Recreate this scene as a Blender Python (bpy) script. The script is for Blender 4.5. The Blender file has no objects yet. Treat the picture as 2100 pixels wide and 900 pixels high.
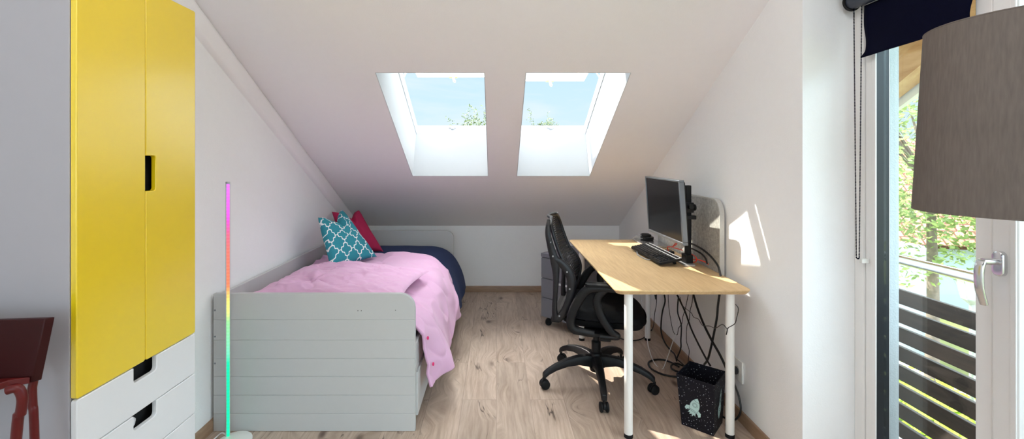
import bpy, bmesh, math, random
from mathutils import Vector, Matrix, noise
random.seed(7)
R = math.radians
PI = math.pi
sc = bpy.context.scene
COL = sc.collection
F, CX, CY, CZ = 933.0, 1018.0, 331.0, 1.34      # focal length in px, vanishing point, eye height


def P(px, py, Y):
    return Vector(((px - CX) * Y / F, Y, CZ - (py - CY) * Y / F))


def PX(px, py, X):
    Y = F * X / (px - CX)
    return Vector((X, Y, CZ - (py - CY) * Y / F))


# ------------------------------------------------------------------ materials
def nd(nt, typ, ins=None, **props):
    n = nt.nodes.new(typ)
    for k, v in props.items():
        setattr(n, k, v)
    for k, v in (ins or {}).items():
        s = n.inputs[k]
        if isinstance(v, bpy.types.NodeSocket):
            nt.links.new(v, s)
        else:
            s.default_value = v
    return n


def mth(nt, op, a, b=None, c=None):
    ins = {0: a}
    if b is not None:
        ins[1] = b
    if c is not None:
        ins[2] = c
    return nd(nt, 'ShaderNodeMath', ins, operation=op).outputs[0]


def mixc(nt, fac, a, b, blend='MIX'):
    n = nt.nodes.new('ShaderNodeMix')
    n.data_type = 'RGBA'
    n.blend_type = blend
    n.clamp_factor = True
    for s, v in ((n.inputs[0], fac), (n.inputs[6], a), (n.inputs[7], b)):
        if isinstance(v, bpy.types.NodeSocket):
            nt.links.new(v, s)
        else:
            s.default_value = v if not isinstance(v, tuple) else (tuple(v) + (1,))[:4]
    return n.outputs[2]


def ramp(nt, fac, stops, interp='LINEAR'):
    n = nt.nodes.new('ShaderNodeValToRGB')
    n.color_ramp.interpolation = interp
    el = n.color_ramp.elements
    while len(el) > 1:
        el.remove(el[-1])
    for i, (p, c) in enumerate(stops):
        e = el[0] if i == 0 else el.new(p)
        e.position = p
        e.color = (tuple(c) + (1,))[:4] if not isinstance(c, (int, float)) else (c, c, c, 1)
    nt.links.new(fac, n.inputs[0])
    return n.outputs[0]


def base_mat(name, color=(.8, .8, .8), rough=.5, metal=0, spec=.5, **kw):
    m = bpy.data.materials.new(name)
    m.use_nodes = True
    nt = m.node_tree
    b = nt.nodes['Principled BSDF']
    b.inputs['Base Color'].default_value = tuple(color) + (1,)
    b.inputs['Roughness'].default_value = rough
    b.inputs['Metallic'].default_value = metal
    b.inputs['Specular IOR Level'].default_value = spec
    for k, v in kw.items():
        b.inputs[k].default_value = v
    return m, nt, b


def pmat(name, color, rough=.5, metal=0, spec=.5, var=.04, scale=30, bump=0, bscale=200, **kw):
    """plain procedural material: colour with a faint noise variation and an optional fine bump"""
    m, nt, b = base_mat(name, color, rough, metal, spec, **kw)
    tc = nd(nt, 'ShaderNodeTexCoord').outputs['Object']
    n = nd(nt, 'ShaderNodeTexNoise', {'Vector': tc, 'Scale': scale, 'Detail': 3})
    lo = tuple(c * (1 - var) for c in color)
    hi = tuple(min(1, c * (1 + var)) for c in color)
    nt.links.new(mixc(nt, n.outputs[0], lo, hi), b.inputs['Base Color'])
    if bump:
        n2 = nd(nt, 'ShaderNodeTexNoise', {'Vector': tc, 'Scale': bscale, 'Detail': 4})
        bp = nd(nt, 'ShaderNodeBump', {'Strength': bump, 'Distance': .002, 'Height': n2.outputs[0]})
        nt.links.new(bp.outputs[0], b.inputs['Normal'])
    return m


M = {}
M['plaster'] = pmat('plaster', (.885, .89, .895), .9, spec=.2, var=.015, bump=.35, bscale=170)
M['ceil'] = pmat('ceiling_paint', (.885, .865, .87), .9, spec=.2, var=.012, bump=.2, bscale=170)
M['reveal'] = pmat('dimmed_reveal_paint', (.53, .55, .57), .8, spec=.2, var=.01)  # white lining darkened in the colour to offset overbright shaft light
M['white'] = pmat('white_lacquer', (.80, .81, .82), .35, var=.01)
M['panelshaded'] = pmat('shaded_side_panel', (.42, .41, .44), .5, var=.01)  # darker copy of the wardrobe white, shade of the side put into colour
M['sashdimmed'] = pmat('dimmed_window_paint', (.60, .63, .66), .4, var=.01)  # white frame paint darkened in the colour against the skylight glare
M['bedshaded'] = pmat('shaded_bed_white', (.52, .525, .52), .45, var=.015)  # white bed paint with shade put into the colour against the fill light
M['pvc'] = pmat('white_frame_plastic', (.80, .79, .79), .35, var=.01)
M['yellow'] = pmat('yellow_lacquer', (.90, .66, .004), .34, var=.01, spec=.6, **{'Coat Weight': 1.0, 'Coat Roughness': .27, 'Coat IOR': 1.62})
M['dark'] = pmat('dark_inside', (.012, .012, .013), .8)
M['black'] = pmat('black_plastic', (.007, .007, .008), .42, spec=.3, var=.1)
M['blackgloss'] = pmat('black_gloss_plastic', (.008, .0075, .010), .33, spec=.42, var=.1)
M['blackmatt'] = pmat('black_matt', (.008, .008, .009), .6, spec=.25, var=.1)
M['blackfab'] = pmat('black_seat_fabric', (.006, .006, .007), .85, spec=.15, bump=.5, bscale=900)
M['cable'] = pmat('black_cable', (.010, .010, .011), .45)
M['cablewhite'] = pmat('white_cable', (.75, .75, .74), .45)
M['cablered'] = pmat('red_cable', (.75, .045, .02), .4)
M['cablegrey'] = pmat('grey_cable', (.35, .36, .38), .4)
M['silver'] = pmat('silver_plastic', (.62, .64, .66), .3, metal=.6, var=.02)
M['bezel'] = pmat('dark_silver_bezel', (.20, .215, .24), .3, metal=.75, var=.02)
M['steel'] = pmat('brushed_steel', (.66, .67, .70), .25, metal=1, var=.03)
M['chrome'] = pmat('satin_metal', (.72, .73, .75), .22, metal=1, var=.02)
M['legwhite'] = pmat('white_leg_metal', (.82, .81, .78), .3, var=.01)
M['greymetal'] = pmat('grey_drawer_metal', (.17, .175, .205), .4, var=.02)
M['navy'] = pmat('navy_blind', (.0025, .003, .014), .9, spec=.08, var=.15, scale=60, bump=.2, bscale=700)
M['navytube'] = pmat('dark_tube', (.03, .035, .055), .3, var=.1)
M['magenta'] = pmat('magenta_cotton', (.42, .012, .075), .85, var=.08, bump=.3, bscale=600)
M['pinkbutton'] = pmat('magenta_button', (.70, .02, .15), .3)
M['red'] = pmat('shaded_red_paint', (.032, .0025, .003), .45, spec=.25, var=.05)  # backrest red with the shade of its face put into the colour
M['redtube'] = pmat('red_tube_paint', (.105, .007, .007), .32, spec=.35, var=.05)
M['socket'] = pmat('socket_plastic', (.80, .80, .77), .35, var=.01)
M['rubber'] = pmat('black_rubber', (.008, .009, .011), .5)
M['screen'] = pmat('dark_screen', (.006, .006, .007), .14, spec=.25, var=.5, scale=6)
M['sheet'] = pmat('white_sheet', (.78, .78, .80), .9, bump=.2, bscale=500)
M['rocket'] = pmat('pale_mint_print', (.42, .60, .58), .6)
M['rocketline'] = pmat('dark_print', (.03, .05, .06), .6)
M['stucco'] = pmat('shaded_stucco', (.44, .50, .54), .9, bump=1.0, bscale=160)  # pale plaster with bluish shade put into the colour
M['guide'] = pmat('dark_guide_rail', (.010, .012, .018), .4)
M['leaf'] = pmat('green_leaf', (.22, .32, .085), .6, var=.5, scale=2.5)
M['leafpale'] = pmat('pale_leaf', (.22, .28, .09), .6, var=.5, scale=2.5)
M['leafsky'] = pmat('darkened_leaf', (.085, .125, .028), .6, var=.5, scale=2.5)  # leaf green darkened in the colour to offset the bright sky glow
M['hedge'] = pmat('bright_hedge', (.34, .50, .03), .7, var=.5, scale=9)
M['grass'] = pmat('sunny_grass', (.13, .16, .05), .9, var=.5, scale=3)
M['bark'] = pmat('grey_bark', (.22, .18, .15), .9, var=.4, scale=14, bump=.8, bscale=40)
M['housewall'] = pmat('pale_blue_wall', (.52, .62, .66), .9, var=.03)
M['paving'] = pmat('pale_paving', (.55, .54, .52), .9, var=.15, scale=4)
M['milk'] = pmat('milky_lantern_glass', (.85, .87, .86), .3)
M['lanternmetal'] = pmat('grey_lantern_metal', (.45, .48, .48), .4, metal=.4)
M['fascia'] = pmat('pale_fascia', (.72, .70, .66), .6)
M['violet'] = pmat('violet_panel', (.30, .30, .42), .7)


def wood_mat(name, plank, c_lo, c_hi, c_dark, grain=(55, 3.2, 55), rough=.42, knots=True, length=1.28, width=.19, axis='Y', seam=.0016):
    m, nt, b = base_mat(name, c_hi, rough, spec=.4)
    tc = nd(nt, 'ShaderNodeTexCoord').outputs['Object']
    if plank:
        mp = nd(nt, 'ShaderNodeMapping', {'Vector': tc, 'Rotation': (0, 0, PI / 2 if axis == 'Y' else 0)})
        br = nd(nt, 'ShaderNodeTexBrick', {'Vector': mp.outputs[0], 'Color1': (0, 0, 0, 1), 'Color2': (1, 1, 1, 1),
                                           'Mortar': (.5, .5, .5, 1), 'Scale': 1, 'Mortar Size': seam, 'Mortar Smooth': .2,
                                           'Bias': 0, 'Brick Width': length, 'Row Height': width}, offset=.37, offset_frequency=2)
        rnd = mth(nt, 'MULTIPLY', br.outputs['Color'], 23.0)
        sep = nd(nt, 'ShaderNodeSeparateXYZ', {0: tc})
        comb = nd(nt, 'ShaderNodeCombineXYZ', {0: mth(nt, 'ADD', sep.outputs[0], rnd), 1: mth(nt, 'ADD', sep.outputs[1], mth(nt, 'MULTIPLY', rnd, 1.7)), 2: sep.outputs[2]}).outputs[0]
    else:
        comb = tc
    # slow warp gives the cathedral figure
    wn = nd(nt, 'ShaderNodeTexNoise', {'Vector': nd(nt, 'ShaderNodeVectorMath', {0: comb, 1: (3.5, .9, 3.5)}, operation='MULTIPLY').outputs[0], 'Scale': 1.6, 'Detail': 2})
    warp = nd(nt, 'ShaderNodeVectorMath', {0: wn.outputs['Color'], 1: (.075, .0, .075)}, operation='MULTIPLY').outputs[0]
    v2 = nd(nt, 'ShaderNodeVectorMath', {0: comb, 1: warp}, operation='ADD').outputs[0]
    if knots:
        kv = nd(nt, 'ShaderNodeVectorMath', {0: v2, 1: (4.6, 2.3, 1.0)}, operation='MULTIPLY').outputs[0]
        vo = nd(nt, 'ShaderNodeTexVoronoi', {'Vector': kv, 'Scale': 1.0, 'Randomness': 1}, feature='F1')
        kd = vo.outputs['Distance']
        bend = mth(nt, 'MULTIPLY', nd(nt, 'ShaderNodeMapRange', {0: kd, 1: 0, 2: .45, 3: 1, 4: 0}).outputs[0], .09)
        bv = nd(nt, 'ShaderNodeCombineXYZ', {0: bend, 1: 0, 2: 0}).outputs[0]
        v2 = nd(nt, 'ShaderNodeVectorMath', {0: v2, 1: bv}, operation='ADD').outputs[0]
    gv = nd(nt, 'ShaderNodeVectorMath', {0: v2, 1: grain}, operation='MULTIPLY').outputs[0]
    g = nd(nt, 'ShaderNodeTexNoise', {'Vector': gv, 'Scale': 1.0, 'Detail': 6, 'Roughness': .62}).outputs[0]
    gc = nd(nt, 'ShaderNodeMapRange', {0: g, 1: .32, 2: .68, 3: 0, 4: 1}).outputs[0]
    col = mixc(nt, gc, c_lo, c_hi)
    if plank:
        tone = nd(nt, 'ShaderNodeMapRange', {0: br.outputs['Color'], 1: 0, 2: 1, 3: .88, 4: 1.06}).outputs[0]
        col = mixc(nt, 1.0, col, nd(nt, 'ShaderNodeCombineColor', {0: tone, 1: tone, 2: tone}).outputs[0], 'MULTIPLY')
    if knots:
        bl = nd(nt, 'ShaderNodeTexNoise', {'Vector': nd(nt, 'ShaderNodeVectorMath', {0: comb, 1: (5, 1.6, 5)}, operation='MULTIPLY').outputs[0], 'Scale': 1.3, 'Detail': 4}).outputs[0]
        col = mixc(nt, nd(nt, 'ShaderNodeMapRange', {0: bl, 1: .5, 2: .78, 3: 0, 4: .55}).outputs[0], col, tuple(c * .62 for c in c_lo))
        sel = mth(nt, 'GREATER_THAN', nd(nt, 'ShaderNodeSeparateColor', {0: vo.outputs['Color']}).outputs[0], .42)
        kn = nd(nt, 'ShaderNodeMapRange', {0: kd, 1: .02, 2: .15, 3: .95, 4: 0}, interpolation_type='SMOOTHSTEP').outputs[0]
        col = mixc(nt, mth(nt, 'MULTIPLY', kn, sel), col, c_dark)
        cv = nd(nt, 'ShaderNodeVectorMath', {0: v2, 1: (13, 1.5, 13)}, operation='MULTIPLY').outputs[0]
        cn = nd(nt, 'ShaderNodeTexNoise', {'Vector': cv, 'Scale': 1.0, 'Detail': 3}).outputs[0]
        ck = nd(nt, 'ShaderNodeMapRange', {0: mth(nt, 'ABSOLUTE', mth(nt, 'SUBTRACT', cn, .5)), 1: .003, 2: .013, 3: 1, 4: 0}).outputs[0]
        mk = nd(nt, 'ShaderNodeTexNoise', {'Vector': nd(nt, 'ShaderNodeVectorMath', {0: comb, 1: (3.5, 2.0, 3)}, operation='MULTIPLY').outputs[0], 'Scale': 1.0, 'Detail': 2}).outputs[0]
        mk = nd(nt, 'ShaderNodeMapRange', {0: mk, 1: .54, 2: .62, 3: 0, 4: .9}).outputs[0]
        col = mixc(nt, mth(nt, 'MULTIPLY', ck, mk), col, tuple(c * .5 for c in c_dark))
    if plank:
        col = mixc(nt, mth(nt, 'MULTIPLY', br.outputs['Fac'], .28), col, c_dark)
    nt.links.new(col, b.inputs['Base Color'])
    bp = nd(nt, 'ShaderNodeBump', {'Strength': .08, 'Distance': .001, 'Height': g})
    nt.links.new(bp.outputs[0], b.inputs['Normal'])
    return m


M['floor'] = wood_mat('oak_floor', True, (.385, .285, .215), (.59, .47, .38), (.10, .06, .045))
M['skirting'] = wood_mat('oak_skirting', False, (.27, .165, .10), (.37, .24, .155), (.12, .07, .04), knots=False, grain=(9, 9, 90))
M['bamboo'] = wood_mat('bamboo_top', False, (.60, .39, .19), (.75, .53, .285), (.3, .16, .06), knots=False, grain=(90, 5, 90), rough=.38)
M['slat'] = wood_mat('dark_stained_board', False, (.018, .011, .008), (.050, .032, .024), (.006, .005, .004), knots=False, grain=(40, 4, 60), rough=.55)
M['rafter'] = wood_mat('pine_rafter', False, (.42, .22, .10), (.62, .40, .22), (.2, .08, .03), knots=False, grain=(14, 2.0, 14), rough=.6)


def cloth_mat(name, color, scale, strength, rough=.9, sheen=.2, warp=None):
    m, nt, b = base_mat(name, color, rough, spec=.15)
    b.inputs['Sheen Weight'].default_value = sheen
    tc = nd(nt, 'ShaderNodeTexCoord').outputs['Object']
    n = nd(nt, 'ShaderNodeTexNoise', {'Vector': tc, 'Scale': 7, 'Detail': 3})
    nt.links.new(mixc(nt, n.outputs[0], tuple(c * .95 for c in color), tuple(min(1, c * 1.04) for c in color)), b.inputs['Base Color'])
    w = nd(nt, 'ShaderNodeTexVoronoi', {'Vector': tc, 'Scale': scale}) if warp else nd(nt, 'ShaderNodeTexNoise', {'Vector': tc, 'Scale': scale, 'Detail': 4})
    bp = nd(nt, 'ShaderNodeBump', {'Strength': strength, 'Distance': .003, 'Height': w.outputs[0]})
    nt.links.new(bp.outputs[0], b.inputs['Normal'])
    return m


M['pink'] = cloth_mat('pink_cotton', (.70, .42, .61), 28, .25)
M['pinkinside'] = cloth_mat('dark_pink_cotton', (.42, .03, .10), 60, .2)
M['bluespread'] = cloth_mat('navy_waffle', (.022, .042, .130), 170, .6, sheen=.05, warp=True)


def shade_mat(name, color):
    m, nt, b = base_mat(name, color, .95, spec=.1)
    tc = nd(nt, 'ShaderNodeTexCoord').outputs['Object']
    sv = nd(nt, 'ShaderNodeVectorMath', {0: tc, 1: (200, 200, 26)}, operation='MULTIPLY').outputs[0]
    n = nd(nt, 'ShaderNodeTexNoise', {'Vector': sv, 'Scale': 1.0, 'Detail': 3}).outputs[0]
    col = mixc(nt, n, tuple(c * .72 for c in color), tuple(c * 1.25 for c in color))
    nt.links.new(col, b.inputs['Base Color'])
    tr = nd(nt, 'ShaderNodeBsdfTranslucent', {'Color': tuple(c * .9 for c in color) + (1,)})
    mx = nd(nt, 'ShaderNodeMixShader', {0: .12, 1: b.outputs[0], 2: tr.outputs[0]})
    nt.links.new(mx.outputs[0], nt.nodes['Material Output'].inputs[0])
    bp = nd(nt, 'ShaderNodeBump', {'Strength': .3, 'Distance': .001, 'Height': n})
    nt.links.new(bp.outputs[0], b.inputs['Normal'])
    return m


M['shade'] = shade_mat('brown_linen', (.17, .145, .13))


def glass_mat(name, tint=(.97, .99, .98), refl=1.0):
    m = bpy.data.materials.new(name)
    m.use_nodes = True
    nt = m.node_tree
    nt.nodes.clear()
    out = nd(nt, 'ShaderNodeOutputMaterial')
    t = nd(nt, 'ShaderNodeBsdfTransparent', {'Color': tint + (1,)})
    g = nd(nt, 'ShaderNodeBsdfGlossy', {'Color': (refl, refl, refl, 1), 'Roughness': .02})
    lw = nd(nt, 'ShaderNodeLayerWeight', {'Blend': .5})
    fr = mth(nt, 'MULTIPLY_ADD', mth(nt, 'POWER', lw.outputs['Facing'], 5.0), .9, .03)
    mx = nd(nt, 'ShaderNodeMixShader', {0: fr, 1: t.outputs[0], 2: g.outputs[0]})
    nt.links.new(mx.outputs[0], out.inputs[0])
    return m


M['glass'] = glass_mat('window_glass')


def felt_mat():
    m, nt, b = base_mat('grey_felt', (.40, .39, .37), .95, spec=.1)
    tc = nd(nt, 'ShaderNodeTexCoord').outputs['Object']
    n = nd(nt, 'ShaderNodeTexNoise', {'Vector': tc, 'Scale': 60, 'Detail': 8, 'Roughness': .75}).outputs[0]
    nt.links.new(ramp(nt, n, [(.3, (.25, .245, .235)), (.5, (.40, .39, .37)), (.7, (.55, .54, .52))]), b.inputs['Base Color'])
    return m


M['felt'] = felt_mat()
M['feltedge'] = pmat('pale_felt_edge', (.50, .49, .46), .9, var=.1, scale=120)


def bin_mat():
    m, nt, b = base_mat('starry_card', (.006, .006, .010), .5, spec=.2)
    tc = nd(nt, 'ShaderNodeTexCoord').outputs['UV']
    v = nd(nt, 'ShaderNodeTexVoronoi', {'Vector': tc, 'Scale': 68, 'Randomness': .9}, feature='F1', voronoi_dimensions='2D')
    r = nd(nt, 'ShaderNodeSeparateColor', {0: v.outputs['Color']}).outputs[0]
    size = nd(nt, 'ShaderNodeMapRange', {0: r, 1: .40, 2: 1, 3: .015, 4: .15}).outputs[0]
    s = mth(nt, 'LESS_THAN', v.outputs['Distance'], size)
    nt.links.new(mixc(nt, s, (.005, .005, .010), (.50, .56, .60)), b.inputs['Base Color'])
    return m


M['stars'] = bin_mat()


def trellis_mat():
    m, nt, b = base_mat('teal_trellis', (.03, .25, .32), .9, spec=.15)
    uv = nd(nt, 'ShaderNodeTexCoord').outputs['UV']
    sp = nd(nt, 'ShaderNodeSeparateXYZ', {0: uv})
    k = 2 * PI * 3.9
    x = mth(nt, 'MULTIPLY', sp.outputs[0], k)
    y = mth(nt, 'MULTIPLY', sp.outputs[1], k)
    x = mth(nt, 'MULTIPLY', x, .5)
    y = mth(nt, 'MULTIPLY', y, .5)
    # lattice directions are the cushion's diagonals turned a little
    u = mth(nt, 'ADD', mth(nt, 'MULTIPLY', x, 1.0), mth(nt, 'MULTIPLY', y, .75))
    w = mth(nt, 'SUBTRACT', mth(nt, 'MULTIPLY', y, 1.0), mth(nt, 'MULTIPLY', x, .75))

    def line(a, c):
        wob = mth(nt, 'ADD', mth(nt, 'MULTIPLY', mth(nt, 'COSINE', c), .26), mth(nt, 'MULTIPLY', mth(nt, 'COSINE', mth(nt, 'MULTIPLY', c, 5)), .17))
        arg = mth(nt, 'ADD', a, mth(nt, 'MULTIPLY', mth(nt, 'SINE', a), wob))
        return mth(nt, 'ABSOLUTE', mth(nt, 'COSINE', arg))
    d = mth(nt, 'MINIMUM', line(u, w), line(w, u))
    msk = nd(nt, 'ShaderNodeMapRange', {0: d, 1: .13, 2: .19, 3: 1, 4: 0}).outputs[0]
    tc = nd(nt, 'ShaderNodeTexCoord').outputs['Object']
    n = nd(nt, 'ShaderNodeTexNoise', {'Vector': tc, 'Scale': 300, 'Detail': 2}).outputs[0]
    teal = mixc(nt, n, (.022, .19, .25), (.055, .32, .39))
    nt.links.new(mixc(nt, msk, teal, (.82, .84, .84)), b.inputs['Base Color'])
    bp = nd(nt, 'ShaderNodeBump', {'Strength': .25, 'Distance': .002, 'Height': n})
    nt.links.new(bp.outputs[0], b.inputs['Normal'])
    return m


M['teal'] = trellis_mat()


def mesh_mat():
    m, nt, b = base_mat('black_back_mesh', (.012, .012, .014), .6)
    tc = nd(nt, 'ShaderNodeTexCoord').outputs['Object']
    sp = nd(nt, 'ShaderNodeSeparateXYZ', {0: tc})
    wv = mth(nt, 'SINE', mth(nt, 'MULTIPLY', sp.outputs[2], 2 * PI / .0125))
    hole = mth(nt, 'GREATER_THAN', wv, .35)
    tr = nd(nt, 'ShaderNodeBsdfTransparent')
    fac = mth(nt, 'MULTIPLY', hole, .42)
    mx = nd(nt, 'ShaderNodeMixShader', {0: fac, 1: b.outputs[0], 2: tr.outputs[0]})
    nt.links.new(mx.outputs[0], nt.nodes['Material Output'].inputs[0])
    return m


M['backmesh'] = mesh_mat()


def led_mat():
    m = bpy.data.materials.new('rainbow_light_strip')
    m.use_nodes = True
    nt = m.node_tree
    nt.nodes.clear()
    out = nd(nt, 'ShaderNodeOutputMaterial')
    tc = nd(nt, 'ShaderNodeTexCoord').outputs['Object']
    z = nd(nt, 'ShaderNodeSeparateXYZ', {0: tc}).outputs[2]
    f = nd(nt, 'ShaderNodeMapRange', {0: z, 1: 0, 2: 1.24, 3: 0, 4: 1}).outputs[0]
    col = ramp(nt, f, [(0, (.01, .72, .30)), (.30, (.01, .75, .28)), (.34, (.13, .85, .35)), (.46, (.22, .85, .22)), (.50, (.60, .80, .16)), (.55, (.80, .48, .12)),
                       (.60, (.95, .16, .08)), (.74, (1, .13, .11)), (.80, (1, .10, .18)), (.85, (.85, .07, .42)), (.90, (.85, .09, .80)), (1, (.55, .13, 1))])
    seg = mth(nt, 'MULTIPLY_ADD', mth(nt, 'SINE', mth(nt, 'MULTIPLY', z, 2 * PI / .0165)), .10, .90)
    e = nd(nt, 'ShaderNodeEmission', {'Color': col, 'Strength': mth(nt, 'MULTIPLY', seg, 1.2)})
    nt.links.new(e.outputs[0], out.inputs[0])
    return m


M['led'] = led_mat()


def globe_mat():
    m = bpy.data.materials.new('fill_globe_glow')
    m.use_nodes = True
    b = m.node_tree.nodes['Principled BSDF']
    b.inputs['Base Color'].default_value = (.9, .9, .9, 1)
    b.inputs['Emission Color'].default_value = (1, .97, .95, 1)
    b.inputs['Emission Strength'].default_value = 13
    return m


M['globe'] = globe_mat()


def roof_mat():
    m, nt, b = base_mat('red_roof_tiles', (.5, .2, .12), .8)
    uv = nd(nt, 'ShaderNodeTexCoord').outputs['UV']
    br = nd(nt, 'ShaderNodeTexBrick', {'Vector': uv, 'Color1': (.42, .13, .07, 1), 'Color2': (.66, .30, .19, 1), 'Mortar': (.10, .035, .02, 1),
                                       'Scale': 1, 'Mortar Size': .035, 'Mortar Smooth': .6, 'Brick Width': .24, 'Row Height': .30})
    nt.links.new(br.outputs[0], b.inputs['Base Color'])
    return m


M['rooftile'] = roof_mat()

# ------------------------------------------------------------------ mesh helpers
WM = {}


class MB:
    def __init__(self):
        self.bm = bmesh.new()
        self.uvs = None

    def face(self, vs):
        try:
            return self.bm.faces.new(vs)
        except ValueError:
            return None

    def v(self, p):
        return self.bm.verts.new(p)

    def box(self, x0, x1, y0, y1, z0, z1, mat=None):
        ps = [(x, y, z) for x in (x0, x1) for y in (y0, y1) for z in (z0, z1)]
        vs = [self.v(mat @ Vector(p) if mat else p) for p in ps]
        for f in ((0, 1, 3, 2), (4, 6, 7, 5), (0, 4, 5, 1), (2, 3, 7, 6), (0, 2, 6, 4), (1, 5, 7, 3)):
            self.face([vs[i] for i in f])
        return self

    def prism(self, pts, ext):
        """closed outline (list of 3D points) pushed along ext"""
        e = Vector(ext)
        a = [self.v(Vector(p)) for p in pts]
        b = [self.v(Vector(p) + e) for p in pts]
        n = len(pts)
        self.face(a[::-1])
        self.face(b)
        for i in range(n):
            self.face([a[i], a[(i + 1) % n], b[(i + 1) % n], b[i]])
        return self

    def loft(self, rings, cap=True, closed=True):
        rs = [[self.v(p) for p in r] for r in rings]
        n = len(rs[0])
        for a, b in zip(rs, rs[1:]):
            for i in range(n if closed else n - 1):
                self.face([a[i], a[(i + 1) % n], b[(i + 1) % n], b[i]])
        if cap:
            self.face(rs[0][::-1])
            self.face(rs[-1])
        return self

    def cyl(self, p0, p1, r0, r1=None, seg=24, cap=True):
        p0, p1 = Vector(p0), Vector(p1)
        r1 = r0 if r1 is None else r1
        d = (p1 - p0).normalized()
        q = Vector((0, 0, 1)).rotation_difference(d)
        a = q @ Vector((1, 0, 0))
        b = q @ Vector((0, 1, 0))
        rings = [[p + (a * math.cos(t) + b * math.sin(t)) * r for t in [2 * PI * i / seg for i in range(seg)]] for p, r in ((p0, r0), (p1, r1))]
        return self.loft(rings, cap)

    def lathe(self, prof, c=(0, 0, 0), seg=40, axis=(0, 0, 1)):
        c = Vector(c)
        q = Vector((0, 0, 1)).rotation_difference(Vector(axis))
        rings = []
        for r, z in prof:
            rings.append([c + q @ Vector((r * math.cos(2 * PI * i / seg), r * math.sin(2 * PI * i / seg), z)) for i in range(seg)])
        return self.loft(rings, cap=False)

    def tube(self, pts, r, seg=10, smooth=6, flat=None, up=None, cap=True):
        """pts: control points; r: radius or list; flat: (width list, thickness) gives a strap section"""
        pts = [Vector(p) for p in pts]
        rs = list(r) if isinstance(r, (list, tuple)) else [r] * len(pts)
        if smooth > 1 and len(pts) > 2:
            op, orr = [], []
            n = len(pts)
            for i in range(n - 1):
                p0, p1, p2, p3 = pts[max(i - 1, 0)], pts[i], pts[i + 1], pts[min(i + 2, n - 1)]
                for k in range(smooth):
                    t = k / smooth
                    op.append(.5 * ((2 * p1) + (p2 - p0) * t + (2 * p0 - 5 * p1 + 4 * p2 - p3) * t * t + (3 * p1 - p0 - 3 * p2 + p3) * t ** 3))
                    orr.append(rs[i] * (1 - t) + rs[i + 1] * t)
            op.append(pts[-1])
            orr.append(rs[-1])
            pts, rs = op, orr
        n = len(pts)
        tang = [(pts[min(i + 1, n - 1)] - pts[max(i - 1, 0)]).normalized() for i in range(n)]
        ref = Vector(up) if up else (Vector((0, 0, 1)) if abs(tang[0].z) < .9 else Vector((1, 0, 0)))
        a = (ref - tang[0] * ref.dot(tang[0])).normalized()
        rings = []
        for i in range(n):
            t = tang[i]
            if up:
                a = (Vector(up) - t * Vector(up).dot(t)).normalized()
            else:
                a = (a - t * a.dot(t)).normalized()
            b = t.cross(a)
            ring = []
            for k in range(seg):
                th = 2 * PI * k / seg
                c, s = math.cos(th), math.sin(th)
                if flat is not None:   # rounded strap: a = half thickness, b = half width
                    c = math.copysign(abs(c) ** .55, c) * flat
                    s = math.copysign(abs(s) ** .55, s) * rs[i]
                else:
                    c, s = c * rs[i], s * rs[i]
                ring.append(pts[i] + a * c + b * s)
            rings.append(ring)
        return self.loft(rings, cap)

    def grid(self, fn, nu, nv, uv=None):
        vs = [[self.v(fn(i / nu, j / nv)) for j in range(nv + 1)] for i in range(nu + 1)]
        lay = None
        if uv:
            lay = self.bm.loops.layers.uv.get('UVMap') or self.bm.loops.layers.uv.new('UVMap')
        for i in range(nu):
            for j in range(nv):
                f = self.face([vs[i][j], vs[i + 1][j], vs[i + 1][j + 1], vs[i][j + 1]])
                if f and uv:
                    for l, (a, b) in zip(f.loops, ((i, j), (i + 1, j), (i + 1, j + 1), (i, j + 1))):
                        l[lay].uv = uv(a / nu, b / nv)
        return vs

    def build(self, name, mat, parent=None, angle=35, bevel=0, bseg=2, solid=0, subsurf=0, kind=None, weld=False, recalc=True):
        if weld:
            bmesh.ops.remove_doubles(self.bm, verts=self.bm.verts, dist=1e-5)
        if recalc:
            bmesh.ops.recalc_face_normals(self.bm, faces=self.bm.faces)
        me = bpy.data.meshes.new(name)
        self.bm.to_mesh(me)
        self.bm.free()
        me.materials.append(M[mat] if isinstance(mat, str) else mat)
        o = bpy.data.objects.new(name, me)
        COL.objects.link(o)
        if parent is not None:
            w = WM[parent]
            me.transform(w.inverted())
            o.parent = parent
            WM[o] = w
        else:
            xs = [v.co.x for v in me.vertices]
            ys = [v.co.y for v in me.vertices]
            zs = [v.co.z for v in me.vertices]
            if kind == 'structure':
                t = Vector((0, 0, 0))
            else:
                t = Vector(((min(xs) + max(xs)) / 2, (min(ys) + max(ys)) / 2, min(zs)))
            me.transform(Matrix.Translation(-t))
            o.location = t
            WM[o] = Matrix.Translation(t)
        if angle:
            for p in me.polygons:
                p.use_smooth = True
            me.set_sharp_from_angle(angle=R(angle))
        if solid:
            md = o.modifiers.new('thickness', 'SOLIDIFY')
            md.thickness = solid
            md.offset = -1
        if bevel:
            md = o.modifiers.new('edge', 'BEVEL')
            md.width = bevel
            md.segments = bseg
            md.limit_method = 'ANGLE'
            md.angle_limit = R(40)
        if subsurf:
            md = o.modifiers.new('smooth', 'SUBSURF')
            md.levels = md.render_levels = subsurf
        if kind:
            o['kind'] = kind
        return o


def thing(name, label, cat, loc=(0, 0, 0), rz=0, group=None):
    o = bpy.data.objects.new(name, None)
    COL.objects.link(o)
    o.location = loc
    o.rotation_euler = (0, 0, rz)
    o.empty_display_size = .05
    WM[o] = Matrix.Translation(Vector(loc)) @ Matrix.Rotation(rz, 4, 'Z')
    return tag(o, label, cat, group)


def tag(o, label, cat, group=None, kind=None):
    o['label'] = label
    o['category'] = cat
    if group:
        o['group'] = group
    if kind:
        o['kind'] = kind
    return o


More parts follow.
